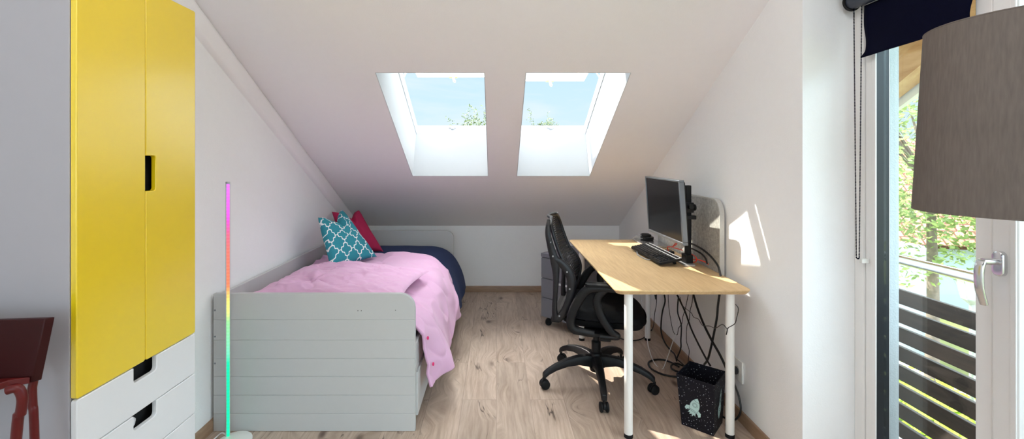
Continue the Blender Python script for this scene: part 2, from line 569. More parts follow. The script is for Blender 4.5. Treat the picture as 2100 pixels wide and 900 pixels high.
def sroot(name):
    o = bpy.data.objects.new(name, None)
    COL.objects.link(o)
    o['kind'] = 'structure'
    WM[o] = Matrix.Identity(4)
    return o


def rrect(w0, w1, h0, h1, r, n=5, corners='abcd'):
    """rounded rectangle outline, counter-clockwise from lower left; corners a=(w0,h0) b=(w1,h0) c=(w1,h1) d=(w0,h1)"""
    out = []
    for key, cx, cy, a0 in (('a', w0, h0, PI), ('b', w1, h0, 1.5 * PI), ('c', w1, h1, 0), ('d', w0, h1, .5 * PI)):
        if key in corners and r > 0:
            ox = cx + (r if cx == w0 else -r)
            oy = cy + (r if cy == h0 else -r)
            for i in range(n + 1):
                t = a0 + .5 * PI * i / n
                out.append((ox + r * math.cos(t), oy + r * math.sin(t)))
        else:
            out.append((cx, cy))
    return out


def sm(x):
    x = max(0, min(1, x))
    return x * x * (3 - 2 * x)


# ------------------------------------------------------------------ room shell
XL, XR, YB = -1.42, 1.265, 4.69
SL = .546


def zc(y):          # inner face of the roof slope
    return .677 + SL * (YB - y)


MB().box(-2.05, 1.656, -4.6, 4.9, -.25, 0).build('floor', 'floor', kind='structure')
MB().box(-1.80, 1.656, YB, 4.95, 0, .70).build('wall_back', 'plaster', kind='structure')
MB().prism([(XL - .3, 1.84, 0), (XL - .3, YB, 0), (XL - .3, YB, zc(YB) + .1), (XL - .3, 1.84, zc(1.84) + .1)], (.3, 0, 0)).build('wall_left', 'plaster', kind='structure')
MB().box(-2.05, -1.75, -4.6, 1.84, 0, 3.6).build('wall_left_return', 'plaster', kind='structure')
# unseen end wall with a wide opening added for fill light: parapet, posts, head
w = MB()
w.box(-1.75, XR, -4.6, -4.4, 0, .45)
w.box(-1.75, XR, -4.6, -4.4, 2.75, 3.3)
w.build('wall_front', 'plaster', kind='structure')
gw = MB()
for x in (-1.75, -.77, .22, XR - .06):
    gw.box(x, x + .06, -4.54, -4.47, .45, 2.75)
gw.build('window_3', 'pvc', kind='structure', angle=0)
# right outside wall: thick pier beside the balcony door, wall over the door, wall behind the camera
MB().prism([(XR, 1.88, 0), (XR, YB, 0), (XR, YB, zc(YB) + .1), (XR, 1.88, zc(1.88) + .1)], (1.656 - XR, 0, 0)).build('wall_right', 'plaster', kind='structure')
w = MB()
w.prism([(XR, 1.88, 2.07), (XR, -4.6, 2.07), (XR, -4.6, 3.6), (XR, -.45, 3.6), (XR, 1.88, zc(1.88) + .1)], (1.656 - XR, 0, 0))
w.box(XR, 1.656, -4.6, .30, 0, 2.07)
w.build('wall_right_lintel', 'plaster', kind='structure')

# sloped ceiling slab with two skylight shafts
OFFN = Vector((0, .156, .350))         # inner edge to outer edge of a shaft (square-ish to the slope)
holes = [(-.683, -.065, 2.561, 3.694), (.164, .759, 2.561, 3.694)]
xs = [-2.05, holes[0][0], holes[0][1], holes[1][0], holes[1][1], 1.70]
ys = [-.2, 2.561, 3.694, 4.95]
cb = MB()
inn = [[cb.v((x, y, zc(y))) for y in ys] for x in xs]
out = [[cb.v(Vector((x, y, zc(y))) + OFFN) for y in ys] for x in xs]
hol = {(1, 1), (3, 1)}
for i in range(5):
    for j in range(3):
        if (i, j) in hol:
            continue
        cb.face([inn[i][j], inn[i + 1][j], inn[i + 1][j + 1], inn[i][j + 1]])
        cb.face([out[i][j], out[i][j + 1], out[i + 1][j + 1], out[i + 1][j]])
for j in range(3):
    cb.face([inn[0][j], inn[0][j + 1], out[0][j + 1], out[0][j]])
    cb.face([inn[5][j], out[5][j], out[5][j + 1], inn[5][j + 1]])
for i in range(5):
    cb.face([inn[i][0], out[i][0], out[i + 1][0], inn[i + 1][0]])
    cb.face([inn[i][3], inn[i + 1][3], out[i + 1][3], out[i][3]])
shafts = []
for (i, j) in hol:
    a, b = i + 1, j + 1
    cb.face([inn[i][j], inn[i][b], out[i][b], out[i][j]])
    cb.face([inn[a][j], out[a][j], out[a][b], inn[a][b]])
    cb.face([inn[i][j], out[i][j], out[a][j], inn[a][j]])
    cb.face([inn[i][b], inn[a][b], out[a][b], out[i][b]])
cb.box(-2.05, 1.70, -4.7, -.2, zc(-.2), zc(-.2) + .5)
cb.build('ceiling', 'ceil', kind='structure', recalc=True)
# smooth lining of each shaft (thin boards on the four sides), belongs to the skylights below

# boxed pipe strip along the left wall / slope corner
t = MB()
prof = [(0, 0), (.022, -.004), (.034, -.018), (.036, -.045), (.030, -.075), (.030, -.105), (.022, -.125), (.0, -.135)]
ra, rb = [], []
for (dx, dz) in prof:
    ra.append(Vector((XL + dx, 1.84, zc(1.84) + dz)))
    rb.append(Vector((XL + dx, YB, zc(YB) + dz)))
t.loft([ra, rb])
t.build('trim_1', 'ceil', kind='structure', angle=50)

# oak baseboards
def skirt(name, pts, h=.058):
    """pts: two floor points on the wall, third = outward offset"""
    a, b, n = Vector(pts[0]), Vector(pts[1]), Vector(pts[2])
    pr = [(0, 0), (1, 0), (1, .8), (.75, .97), (.0, 1.0)]
    MB().loft([[p + n * u + Vector((0, 0, h * z)) for u, z in pr] for p in (a, b)]).build(name, 'skirting', kind='structure', angle=30)


skirt('baseboard_back', ((XL + .014, YB, 0), (XR - .014, YB, 0), (0, -.014, 0)))
skirt('baseboard_right', ((XR, 1.90, 0), (XR, YB - .014, 0), (-.014, 0, 0)))
skirt('baseboard_left', ((XL, 1.88, 0), (XL, YB - .014, 0), (.014, 0, 0)))

# ------------------------------------------------------------------ skylights
DY = Vector((0, math.cos(math.atan(SL)), -math.sin(math.atan(SL))))    # down the slope
DN = Vector((0, math.sin(math.atan(SL)), math.cos(math.atan(SL))))     # out of the slope


def skylight(idx, x0, x1, tilt, sash_x0, sash_x1):
    r = sroot('window_%d' % idx)
    top_i = Vector((0, 2.561, zc(2.561)))
    bot_i = Vector((0, 3.694, zc(3.694)))
    X = Vector((1, 0, 0))
    # thin smooth lining boards of the shaft
    ln = MB()
    e = .004
    for xa, xb in ((x0, x0 + e), (x1 - e, x1)):
        ln.prism([top_i + X * xa, bot_i + X * xa, bot_i + X * xa + OFFN, top_i + X * xa + OFFN], X * e)
    ln.prism([bot_i + X * x0, bot_i + X * x1, bot_i + X * x1 + OFFN, bot_i + X * x0 + OFFN], DY * -e)
    ln.prism([top_i + X * x0, top_i + X * x1, top_i + X * x1 + OFFN, top_i + X * x0 + OFFN], DY * e)
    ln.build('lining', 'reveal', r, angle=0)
    # fixed frame on the outer end of the shaft, slightly narrower than it
    to, bo = top_i + OFFN, bot_i + OFFN
    fr = MB()
    w_, h_ = .045, .085
    g = .010

    def bar(a, b, side, th):
        a, b = Vector(a), Vector(b)
        fr.prism([a, b, b + side, a + side], DN * th)
    for xa, s in ((x0, 1), (x1, -1)):
        pa, pb = to + X * (xa + s * g), bo + X * (xa + s * g)
        fr.prism([pa, pb, pb - X * s * w_, pa - X * s * w_], DN * h_)
    fr.prism([bo + X * (x0 - .03) - DY * .004, bo + X * (x1 + .03) - DY * .004, bo + X * (x1 + .03) + DY * w_, bo + X * (x0 - .03) + DY * w_], DN * h_)
    fr.prism([to + X * (x0 - .03) + DY * g, to + X * (x1 + .03) + DY * g, to + X * (x1 + .03) - DY * w_, to + X * (x0 - .03) - DY * w_], DN * h_)
    fr.build('window_frame', 'sashdimmed', r, bevel=.003)
    # dark outer weather seal on the lower frame edge
    MB().prism([bo + DN * h_ + X * (x0 + g) + DY * .006, bo + DN * h_ + X * (x1 - g) + DY * .006, bo + DN * h_ + X * (x1 - g) + DY * .03, bo + DN * h_ + X * (x0 + g) + DY * .03], DN * .004).build('seal', 'rubber', r, angle=0)
    # striker plate on the lower frame
    xm = (x0 + x1) / 2 + (.0 if idx == 2 else .0)
    pm = bo + X * xm + DN * .055 - DY * .004
    st = MB()
    st.prism([pm - X * .035, pm + X * .035, pm + X * .035 + DN * .02, pm - X * .035 + DN * .02], DY * -.008)
    st.prism([pm - X * .012 - DN * .012, pm + X * .016 - DN * .012, pm + X * .016, pm - X * .012], DY * -.016)
    st.build('striker', 'chrome', r, bevel=.002)
    # sash hinged at the top edge and pushed open
    hy = to + DN * .09 + DY * .034
    a = R(tilt)
    sd = Vector((0, math.cos(a), -math.sin(a)))     # along the sash
    sn = Vector((0, math.sin(a), math.cos(a)))
    Ls, bw, th = 1.20, .070, .055
    s = MB()
    for xa, sg in ((sash_x0, 1), (sash_x1, -1)):
        p0 = hy + X * xa
        s.prism([p0, p0 + sd * Ls, p0 + sd * Ls + X * sg * bw, p0 + X * sg * bw], sn * th)
    for d0 in (0, Ls - bw):
        p0 = hy + X * (sash_x0 + bw) + sd * d0
        p1 = hy + X * (sash_x1 - bw) + sd * d0
        s.prism([p0, p1, p1 + sd * bw, p0 + sd * bw], sn * th)
    so = s.build('sash', 'sashdimmed', r, bevel=.004)
    MB().prism([hy + X * (sash_x0 + .02) + sd * .02 + sn * .03, hy + X * (sash_x1 - .02) + sd * .02 + sn * .03,
                hy + X * (sash_x1 - .02) + sd * (Ls - .02) + sn * .03, hy + X * (sash_x0 + .02) + sd * (Ls - .02) + sn * .03], sn * .02).build('pane', 'glass', so, angle=0)
    for xa in (x0 - .045, x1 - .07):  # unseen blocks added to stop sun slipping past the sash top
        p0 = to + X * xa + DN * .062 - DY * .04
        ln_ = .30 if xa < (x0 + x1) / 2 else .15
        MB().prism([p0, p0 + X * .115, p0 + X * .115 + DY * .15, p0 + X * .065 + DY * .15, p0 + X * .065 + DY * ln_, p0 + DY * ln_], DN * .10).build('sun_block', 'greymetal', r, bevel=.004)
    # latch handle under the lower sash bar
    pc = hy + X * ((sash_x0 + sash_x1) / 2) + sd * (Ls - .03)
    h = MB()
    h.prism([pc + X * -.035 + sd * -.02, pc + X * .035 + sd * -.02, pc + X * .035 + sd * .02, pc + X * -.035 + sd * .02], sn * -.012)
    h.tube([pc + sn * -.01, pc + X * .004 - sn * .03, pc + X * .012 - sn * .045, pc + X * .022 - sn * .05], [.012, .013, .014, .008], seg=10)
    h.build('handle', 'chrome', so, bevel=.003)
    # friction stay between sash and frame
    xs_ = sash_x1 - .02 if idx == 2 else sash_x0 + .02
    pa = hy + X * xs_ + sd * .80
    pb = to + X * xs_ + DY * .62 + DN * .06
    MB().tube([pa, pb], .006, seg=8).build('stay', 'steel', r)
    return r


skylight(1, -.683, -.065, 8.5, -.690, -.058)
skylight(2, .164, .759, 10.2, .157, .766)

# ------------------------------------------------------------------ balcony door
XD = 1.475
d = sroot('door_1')
f = MB()
f.box(XD + .004, XD + .085, 1.832, 1.88, 0, 2.07)
f.box(XD + .004, XD + .085, .30, 1.832, 2.0, 2.07)
f.box(XD + .004, XD + .085, .30, 1.832, 0, .05)
f.box(XD + .004, XD + .085, .30, .348, .05, 2.0)
f.build('outer_frame', 'pvc', d, bevel=.004)
f = MB()                                       # narrow fixed light
f.box(XD + .010, XD + .075, 1.790, 1.832, .05, 2.0)
f.box(XD - .002, XD + .075, 1.3505, 1.401, .05, 2.0)
f.box(XD + .010, XD + .075, 1.401, 1.776, 1.93, 2.0)
f.box(XD + .010, XD + .075, 1.401, 1.776, .05, .13)
s1 = f.build('fixed_sash', 'pvc', d, bevel=.005)
MB().box(XD + .004, XD + .0105, 1.7766, 1.795, .13, 1.93).build('glazing_bead', 'pvc', s1, bevel=.0015)
MB().box(XD + .0108, XD + .060, 1.7775, 1.7898, .13, 1.93).build('gasket', 'guide', s1, angle=0)
MB().box(XD + .038, XD + .048, 1.39, 1.7772, .10, 1.96).build('pane', 'glass', s1, angle=0)
f = MB()                                       # opening leaf
f.box(XD - .010, XD + .070, 1.279, 1.347, .055, 1.995)
f.box(XD - .010, XD + .070, .352, .42, .055, 1.995)
f.box(XD - .010, XD + .070, .42, 1.279, .055, .15)
f.box(XD - .010, XD + .070, .42, 1.279, 1.92, 1.995)
leaf = f.build('door_leaf', 'pvc', d, bevel=.006)
f = MB()
f.box(XD - .0135, XD + .01, 1.281, 1.295, .15, 1.92)
f.build('glazing_bead', 'pvc', leaf, bevel=.002)
MB().box(XD + .030, XD + .040, .40, 1.29, .12, 1.95).build('pane', 'glass', leaf, angle=0)
# handle: oval rose, neck, drooping lever
hx = XD - .0145
hc = Vector((hx, 1.318, 1.044))
rose = MB()
o2 = rrect(-.015, .015, -.036, .036, .0149, 8)
rose.loft([[hc + Vector((0, u * k, v * k)) + Vector((dx, 0, 0)) for u, v in o2] for dx, k in ((.004, 1), (-.009, 1), (-.011, .93))])
hd = rose.build('handle', 'chrome', leaf, angle=40)
lv = MB()
lv.cyl(hc + Vector((-.010, 0, .006)), hc + Vector((-.052, 0, .006)), .0095, seg=20)
lv.tube([hc + Vector((-.045, .003, .008)), hc + Vector((-.058, -.0, .0)), hc + Vector((-.063, 0, -.03)), hc + Vector((-.060, 0, -.075)), hc + Vector((-.047, 0, -.118))],
        [.010, .0115, .0115, .011, .009], seg=14, flat=.0065)
lv.build('lever', 'chrome', hd, angle=50)

# dark shutter guide rail outside the glass
MB().box(1.562, 1.602, 1.857, 1.8795, 0, 2.07).box(1.572, 1.592, 1.850, 1.857, 0, 2.07).build('guide_rail', 'guide', d, angle=0)
MB().box(1.605, 1.656, 1.872, 1.8798, -.1, 2.07).build('stucco_reveal', 'stucco', d, angle=0)


# ------------------------------------------------------------------ roller blinds
def blind(name, label, y0, y1, zb, chain):
    b = thing(name, label, 'blind', (1.445, (y0 + y1) / 2, zb), 0, 'navy roller blinds on the balcony door')
    xc, zt = 1.437, 1.983
    MB().cyl((xc, y0 - .02, zt), (xc, y1 + .035, zt), .030, seg=28).build('roller', 'navytube', b)
    for yy in (y0 - .03, y1 + .033):
        br = MB()
        br.lathe([(0, 0), (.034, 0), (.036, .004), (.036, .010), (.030, .012), (0, .012)], (xc, yy, zt), 28, (0, 1, 0))
        br.box(xc, XD - .016, yy + .001, yy + .011, zt - .02, zt + .02)
        br.build('bracket', 'blackmatt', b)

    def fab(u, v):
        y = y1 + (y0 - y1) * u
        z = zt - .028 + (zb - zt + .028) * v
        c = 0
        edge = min(u, 1 - u)
        x = xc + .020 + .003 * math.sin(u * 9 + v * 3) * v - .006 * max(0, 1 - edge / .06) * sm((v - .55) / .45)
        y += .012 * math.sin(v * 5.5 + .4) * (1 - sm(edge / .12)) * (1 if u < .5 else -1) * v
        if v > .88 and u < .12:
            y += .018 * sm((v - .88) / .12) * (1 - u / .12)
        z += .012 * u * v
        return Vector((x, y, z))
    g = MB()
    g.grid(fab, 26, 22)
    g.build('fabric', 'navy', b, solid=.0016)
    if chain:
        c = MB()
        yA, yB = y1 + .0266, y1 - .0055
        pts = []
        n = 170
        zl = .958
        for i in range(n):
            k = i / (n - 1)
            z = zt - .02 - (zt - .02 - zl) * k
            pts.append((xc - .002, yA - .0125 * k, z))
            pts.append((xc + .004, yB + .0125 * k, z))
        for i in range(5):
            t_ = PI * (i + 1) / 6
            pts.append((xc + .001, (yA + yB) / 2 + .006 * math.cos(t_), zl - .005 * math.sin(t_)))
        for p in pts:
            bmesh.ops.create_icosphere(c.bm, subdivisions=1, radius=.0029, matrix=Matrix.Translation(p))
        c.build('bead_chain', 'navy', b, angle=80)
        k = MB()
        k.box(XD - .026, XD + .004, (yA + yB) / 2 - .008, (yA + yB) / 2 + .008, zl - .022, zl - .004)
        k.build('chain_clip', 'socket', b, bevel=.002)
    return b


blind('roller_blind', 'navy roller blind with bead chain, pulled part way down over the narrow fixed light', 1.384, 1.800, 1.752, True)
blind('roller_blind', 'second navy roller blind, over the door leaf with the handle, mostly hidden by lamp shade', .42, 1.256, 1.752, False)

# ------------------------------------------------------------------ wardrobe
XF, Y0, Y1 = -1.207, 1.308, 1.824
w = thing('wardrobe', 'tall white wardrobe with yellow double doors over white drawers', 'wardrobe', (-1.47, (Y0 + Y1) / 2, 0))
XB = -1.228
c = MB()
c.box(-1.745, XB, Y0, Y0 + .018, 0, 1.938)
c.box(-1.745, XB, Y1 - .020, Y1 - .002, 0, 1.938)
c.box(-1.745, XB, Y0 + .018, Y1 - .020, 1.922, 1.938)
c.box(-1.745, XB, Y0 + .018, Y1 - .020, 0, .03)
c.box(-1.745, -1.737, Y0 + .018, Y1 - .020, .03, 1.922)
c.build('carcass', 'panelshaded', w, bevel=.0015)
MB().box(-1.262, -1.256, Y0 + .019, Y1 - .021, .031, 1.921).build('inner_shade_sheet', 'dark', w, angle=0)  # black sheet standing in for the shade inside the hand holds
ym = (Y0 + Y1) / 2


def panel(poly, name, mat, par):
    """poly: list of (y,z) on the front plane"""
    return MB().prism([(XF, y, z) for y, z in poly], (-.018, 0, 0)).build(name, mat, par, bevel=.0028, bseg=3)


zb, zt = .655, 1.94
panel(rrect(Y0, ym - .0012, zb, zt, .008, 4), 'door', 'yellow', w)
hz0, hz1, hw = 1.238, 1.36, .047
right = [(ym + .0012, zb)]
pts = rrect(ym + .0012, Y1, zb, zt, .008, 4)
# notch for the hand hold on the meeting edge
poly = [p for p in pts]
notch = [(ym + .0012, hz1), (ym + hw - .010, hz1)] + [(ym + hw - .010 + .010 * math.cos(a), hz1 - .010 + .010 * math.sin(a)) for a in (PI / 2 * .66, PI / 2 * .33, 0)] \
    + [(ym + hw, hz0 + .010)] + [(ym + hw - .010 + .010 * math.cos(a), hz0 + .010 - .010 * math.sin(a)) for a in (PI / 2 * .33, PI / 2 * .66, PI / 2)] + [(ym + .0012, hz0)]
panel(poly + notch, 'door', 'yellow', w)
for k in range(4):
    zt_ = .652 - .16 * k
    zb_ = zt_ - .157
    if zb_ < 0:
        zb_ = .012
    pts = rrect(Y0, Y1, zb_, zt_, .008, 4)
    # pts start lower-left, go right, up, then left along the top: insert the notch between corner c and d
    nc = 2 * 5 + 2
    half, dep, rr = .051, .052, .012
    nt_ = [(ym + half, zt_)]
    nt_ += [(ym + half, zt_ - dep + rr)] + [(ym + half - rr + rr * math.cos(a), zt_ - dep + rr - rr * math.sin(a)) for a in (.5, 1.0, PI / 2)]
    nt_ += [(ym - half + rr, zt_ - dep)] + [(ym - half + rr - rr * math.sin(a), zt_ - dep + rr - rr * math.cos(a)) for a in (.5, 1.0, PI / 2)] + [(ym - half, zt_)]
    pts = pts[:15 + 3] + pts[18:]
    top_c = [p for p in pts if abs(p[1] - zt_) < 1e-6]
    i_c = max(i for i, p in enumerate(pts) if p[0] > ym and p[1] > zt_ - .009)
    pts = pts[:i_c + 1] + nt_ + pts[i_c + 1:]
    panel(pts, 'drawer', 'white', w)
# white cloth showing in the second drawer's cut-out
def blob(c, r, seed, amp=.35):
    m = MB()
    bmesh.ops.create_icosphere(m.bm, subdivisions=3, radius=1)
    for v in m.bm.verts:
        n = noise.noise(v.co * 2.2 + Vector((seed, 0, 0)))
        v.co = Vector(c) + Vector((v.co.x * r[0], v.co.y * r[1], v.co.z * r[2])) * (1 + amp * n)
    return m


tag(blob((-1.2405, ym - .035, .452), (.010, .030, .022), 3, .25).build('folded_cloth', 'sheet', angle=80), 'white cloth peeking out of the hand hold of the second wardrobe drawer', 'cloth')

# ------------------------------------------------------------------ red chair at the far left
rc = thing('tall_chair', 'red tubular chair with slab seat and back beside the wardrobe', 'chair', (-1.42, 1.08, 0))
bA, bB = Vector((-1.226, 1.199, .757)), Vector((-1.197, 1.206, .923))
dirn = Vector((-.965, -.10, 0)).normalized()
thk = Vector((0, .016, 0)) + Vector((.012, 0, 0))
bk = MB()
bk.prism([bA, bB, bB + dirn * .40, bA + dirn * .40], thk)
bk.build('backrest', 'red', rc, bevel=.002)
st = MB()
st.prism([(-1.2255, 1.196, .756), (-1.262, 1.1775, .756), (-1.36, .93, .756), (-1.62, .90, .756), (-1.62, 1.15, .756)], (0, 0, .018))
st.build('seat', 'redtube', rc, bevel=.002)
lg = [P(81, 714, 1.226), P(75, 745, 1.225), P(68, 785, 1.222), P(66, 800, 1.222), P(67, 830, 1.222), P(71, 900, 1.222)]
lg.append(Vector((lg[-1].x + .012, 1.225, 0)))
MB().tube(lg, .0098, seg=14).build('rear_leg', 'redtube', rc)
l2 = [P(15, 800, 1.13), P(30, 796, 1.135), P(40, 800, 1.14), P(46, 818, 1.142), P(42, 850, 1.142), P(33, 900, 1.142)]
l2.append(Vector((l2[-1].x - .05, 1.142, 0)))
MB().tube(l2, .0112, seg=14).build('front_leg', 'redtube', rc)
for nm, q in (('rear_leg', lg), ('front_leg', l2)):
    off = Vector((-.36, -.03, 0)) if nm == 'rear_leg' else Vector((-.30, -.20, 0))
    MB().tube([p + off for p in q], .010, seg=14).build(nm, 'redtube', rc)

# ------------------------------------------------------------------ light stick
ll = thing('light_stick', 'thin rainbow glowing floor light stick in front of the bed footboard', 'lamp', (-1.293, 2.19, 0))
YL = 2.19
YBASE = 2.17
x_l, x_r = P(463.5, 600, YL).x, P(470.5, 600, YL).x
mid = x_l + (x_r - x_l) * .36
base = MB()
base.lathe([(0, 0), (.075, 0), (.078, .003), (.076, .011), (.05, .017), (0, .018)], (x_r + .035, YBASE, 0), 40)
base.build('base', 'legwhite', ll)
MB().box(x_l, mid, YL - .005, YL + .007, .018, 1.242).box(mid, x_r, YL + .002, YL + .007, .018, 1.242).box(x_l, x_r, YL - .005, YL + .007, 1.232, 1.242).build('channel', 'silver', ll, bevel=.0008)
MB().box(mid + .0004, x_r, YL - .0065, YL + .0015, .02, 1.231).build('light_strip', 'led', ll, angle=0)
MB().tube([(x_l - .002, YL + .012, .008), (x_l - .03, YL + .02, .022), (x_l - .055, YL + .005, .006), (x_l - .06, YL - .06, .004), (x_l - .03, YL - .14, .004)], .0032, seg=8).build('cable', 'cablewhite', ll)

# ------------------------------------------------------------------ bed
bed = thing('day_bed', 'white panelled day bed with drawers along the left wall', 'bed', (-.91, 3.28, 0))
BX0, BX1, BF, BH, BT = -1.405, -.404, 2.258, 4.31, .684
# footboard: seven boards with fine grooves on a backing slab
z_edges = [.0, .088, .18, .272, .362, .454, .555]


def board_end(name, y0, y1, front):
    m = MB()
    core = rrect(BX0, BX1, .0, BT, .075, 8, 'c')
    m.prism([(x, y0 + .0022 if front else y0, z) for x, z in core], (0, y1 - y0 - (.0022 if front else 0), 0))
    if front:
        for a, b in zip(z_edges, z_edges[1:]):
            m.box(BX0, BX1, y0, y0 + .0024, a + .0012, b - .0012)
        top = rrect(BX0, BX1, z_edges[-1] + .0012, BT, .075, 8, 'c')
        m.prism([(x, y0, z) for x, z in top], (0, .0024, 0))
    return m.build(name, 'bedshaded', bed, bevel=.0012)


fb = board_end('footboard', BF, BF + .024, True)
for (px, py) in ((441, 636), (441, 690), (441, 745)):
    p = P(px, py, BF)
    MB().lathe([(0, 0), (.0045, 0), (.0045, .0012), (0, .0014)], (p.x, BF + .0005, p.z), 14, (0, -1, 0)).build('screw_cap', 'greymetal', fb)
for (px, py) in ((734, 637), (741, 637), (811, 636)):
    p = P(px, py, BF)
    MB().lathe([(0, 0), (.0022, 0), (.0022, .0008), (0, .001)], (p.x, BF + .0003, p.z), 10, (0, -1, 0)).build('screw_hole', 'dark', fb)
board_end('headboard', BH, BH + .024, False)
MB().box(BX0, BX0 + .022, BF + .024, BH, .10, .672).build('back_panel', 'bedshaded', bed, bevel=.002)
MB().box(BX1 - .012, BX1 + .002, BF + .0245, BH - .001, .285, .43).build('side_rail', 'bedshaded', bed, bevel=.002)
MB().box(BX0 + .03, BX1 - .03, BF + .03, BH - .01, .26, .335).build('slatted_base', 'bedshaded', bed, bevel=.002)
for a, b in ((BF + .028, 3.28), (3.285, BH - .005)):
    MB().box(BX1 - .50, BX1 + .010, a, b, .065, .28).build('drawer', 'bedshaded', bed, bevel=.002)
mt = MB().box(-1.375, -.505, BF + .035, BH - .015, .336, .480)
tag(mt.build('mattress', 'sheet', bevel=.05, bseg=4), 'white mattress lying in the day bed under the navy bedspread', 'mattress')

PROF = [(-1.355, .540), (-1.10, .552), (-.80, .560), (-.60, .558), (-.50, .540), (-.43, .497), (-.375, .43), (-.33, .335), (-.305, .25), (-.29, .16)]


def along(t):
    L = [0]
    for a, b in zip(PROF, PROF[1:]):
        L.append(L[-1] + math.hypot(b[0] - a[0], b[1] - a[1]))
    s = t * L[-1]
    for i in range(len(PROF) - 1):
        if s <= L[i + 1] + 1e-9:
            k = (s - L[i]) / (L[i + 1] - L[i])
            p0, p1, p2, p3 = [PROF[max(0, min(len(PROF) - 1, j))] for j in (i - 1, i, i + 1, i + 2)]
            f_ = lambda n: .5 * (2 * p1[n] + (p2[n] - p0[n]) * k + (2 * p0[n] - 5 * p1[n] + 4 * p2[n] - p3[n]) * k * k + (3 * p1[n] - p0[n] - 3 * p2[n] + p3[n]) * k ** 3)
            return f_(0), f_(1)
    return PROF[-1]


def spread(u, v):
    x, z = along(v)
    hang = sm((v - .62) / .38)
    y_ = 3.12 + .325 * sm((v - .42) / .25)
    y = y_ + (4.225 - y_) * u
    n = noise.noise(Vector((y * 3.5, v * 1.5, 2)))
    x += hang * (.010 * math.sin(y * 17 + 1) + .012 * n)
    z += (1 - hang) * (.006 * noise.noise(Vector((x * 5, y * 4, 0))) + .006 * math.sin(y * 6 + x * 4)) + hang * .014 * math.sin(y * 7.7)
    if u > .9:
        x += .012 * (u - .9) / .1 * hang
    return Vector((x, y, z))


g = MB()
g.grid(spread, 110, 70)
tag(g.build('bedspread', 'bluespread', solid=.011, angle=80), 'navy waffle bedspread over the head end of the bed', 'bedspread')


def ridge(p, k=3.0):
    return (1 - min(1, abs(noise.noise(p)) * 2.6)) ** k


def duvet(u, v):
    yend = 3.565 + .03 * math.sin(v * 9) - .135 * sm((v - .55) / .25)
    y = 2.335 + (yend - 2.335) * u
    x, z = along(v * .985)
    hang = sm((v - .58) / .42)
    near = 1 - sm((y - 2.34) / .30)
    # near the footboard the side hang is gathered in behind the corner
    x = x - near * hang * .036
    n1 = noise.noise(Vector((y * 4, v * 3, 5)))
    n2 = noise.noise(Vector((y * 9 + v * 6, v * 7 - y * 3, 1)))
    fold = math.sin((y * 10.5 - v * 7) + 2.2 * n1)
    x += hang * (.022 * fold + .018 * n1 + .010 * n2 + .006 * sm((u - .6) / .3))
    z += -.008 + .056 * sm((u - .50) / .15) + hang * (.018 * math.sin(y * 8.3 + .7) + .012 * n1) + (1 - hang) * (.009 * n1 + .006 * n2 + .006 * fold)
    if v < .05:
        z += .0
    rg = ridge(Vector((y * 3.1 + v * 2.0, v * 4.2 - y * .8, 3))) - .6 * ridge(Vector((y * 5 - v * 3, v * 5 + y * 2.5, 8)))
    z += .016 * rg * (1 - .6 * hang)
    x += .012 * rg * hang
    z += .012 * math.exp(-((1 - u) / .04) ** 2)          # rolled edge at the head side
    z -= .04 * hang * sm((u - .75) / .25) * -1
    return Vector((x + .018 * sm((v - .4) / .3), y, z))


g = MB()
g.grid(duvet, 200, 150)
dv = g.build('duvet', 'pink', solid=.016, angle=80)
tag(dv, 'pale pink duvet hanging over the open side of the bed', 'duvet')
for v_ in (.655, .80, .915):
    p = duvet(.006, v_)
    MB().lathe([(0, 0), (.0085, 0), (.009, .002), (.006, .004), (0, .004)], p + Vector((.012, -.002, .0)), 16, (.85, -.45, .2)).build('button', 'pinkbutton', dv)
# dark underside lining visible behind the lower corner
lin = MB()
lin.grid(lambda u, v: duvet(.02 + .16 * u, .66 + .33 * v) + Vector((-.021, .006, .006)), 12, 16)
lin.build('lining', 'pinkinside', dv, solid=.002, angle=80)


def pillow_surface(m, c, hx, hy, T, rz, bend=0, seed=0, wr=.006, pinch=.12):
    rot = Matrix.Rotation(rz, 3, 'Z')

    def fn(sign):
        def f_(u, v):
            a, b = 2 * u - 1, 2 * v - 1
            px = a * (1 - pinch * (1 - b * b) * abs(a) ** 3)
            py = b * (1 - pinch * (1 - a * a) * abs(b) ** 3)
            t_ = max(0, (1 - a ** 4) * (1 - b ** 4)) ** .55
            z = sign * T * t_
            if sign > 0:
                n = noise.noise(Vector((a * 3 + seed, b * 3, 0)))
                n2 = noise.noise(Vector((a * 2.2 - b * 1.2, (a + b) * 7, seed)))
                z += t_ * (wr * n * 1.6 + wr * n2)
            return Vector(c) + rot @ Vector((px * hx, py * hy, z))
        return f_
    m.grid(fn(1), 48, 44)
    m.grid(fn(-1), 24, 22)
    return m


pl = MB()
rot = Matrix.Rotation(R(-4), 3, 'Z')


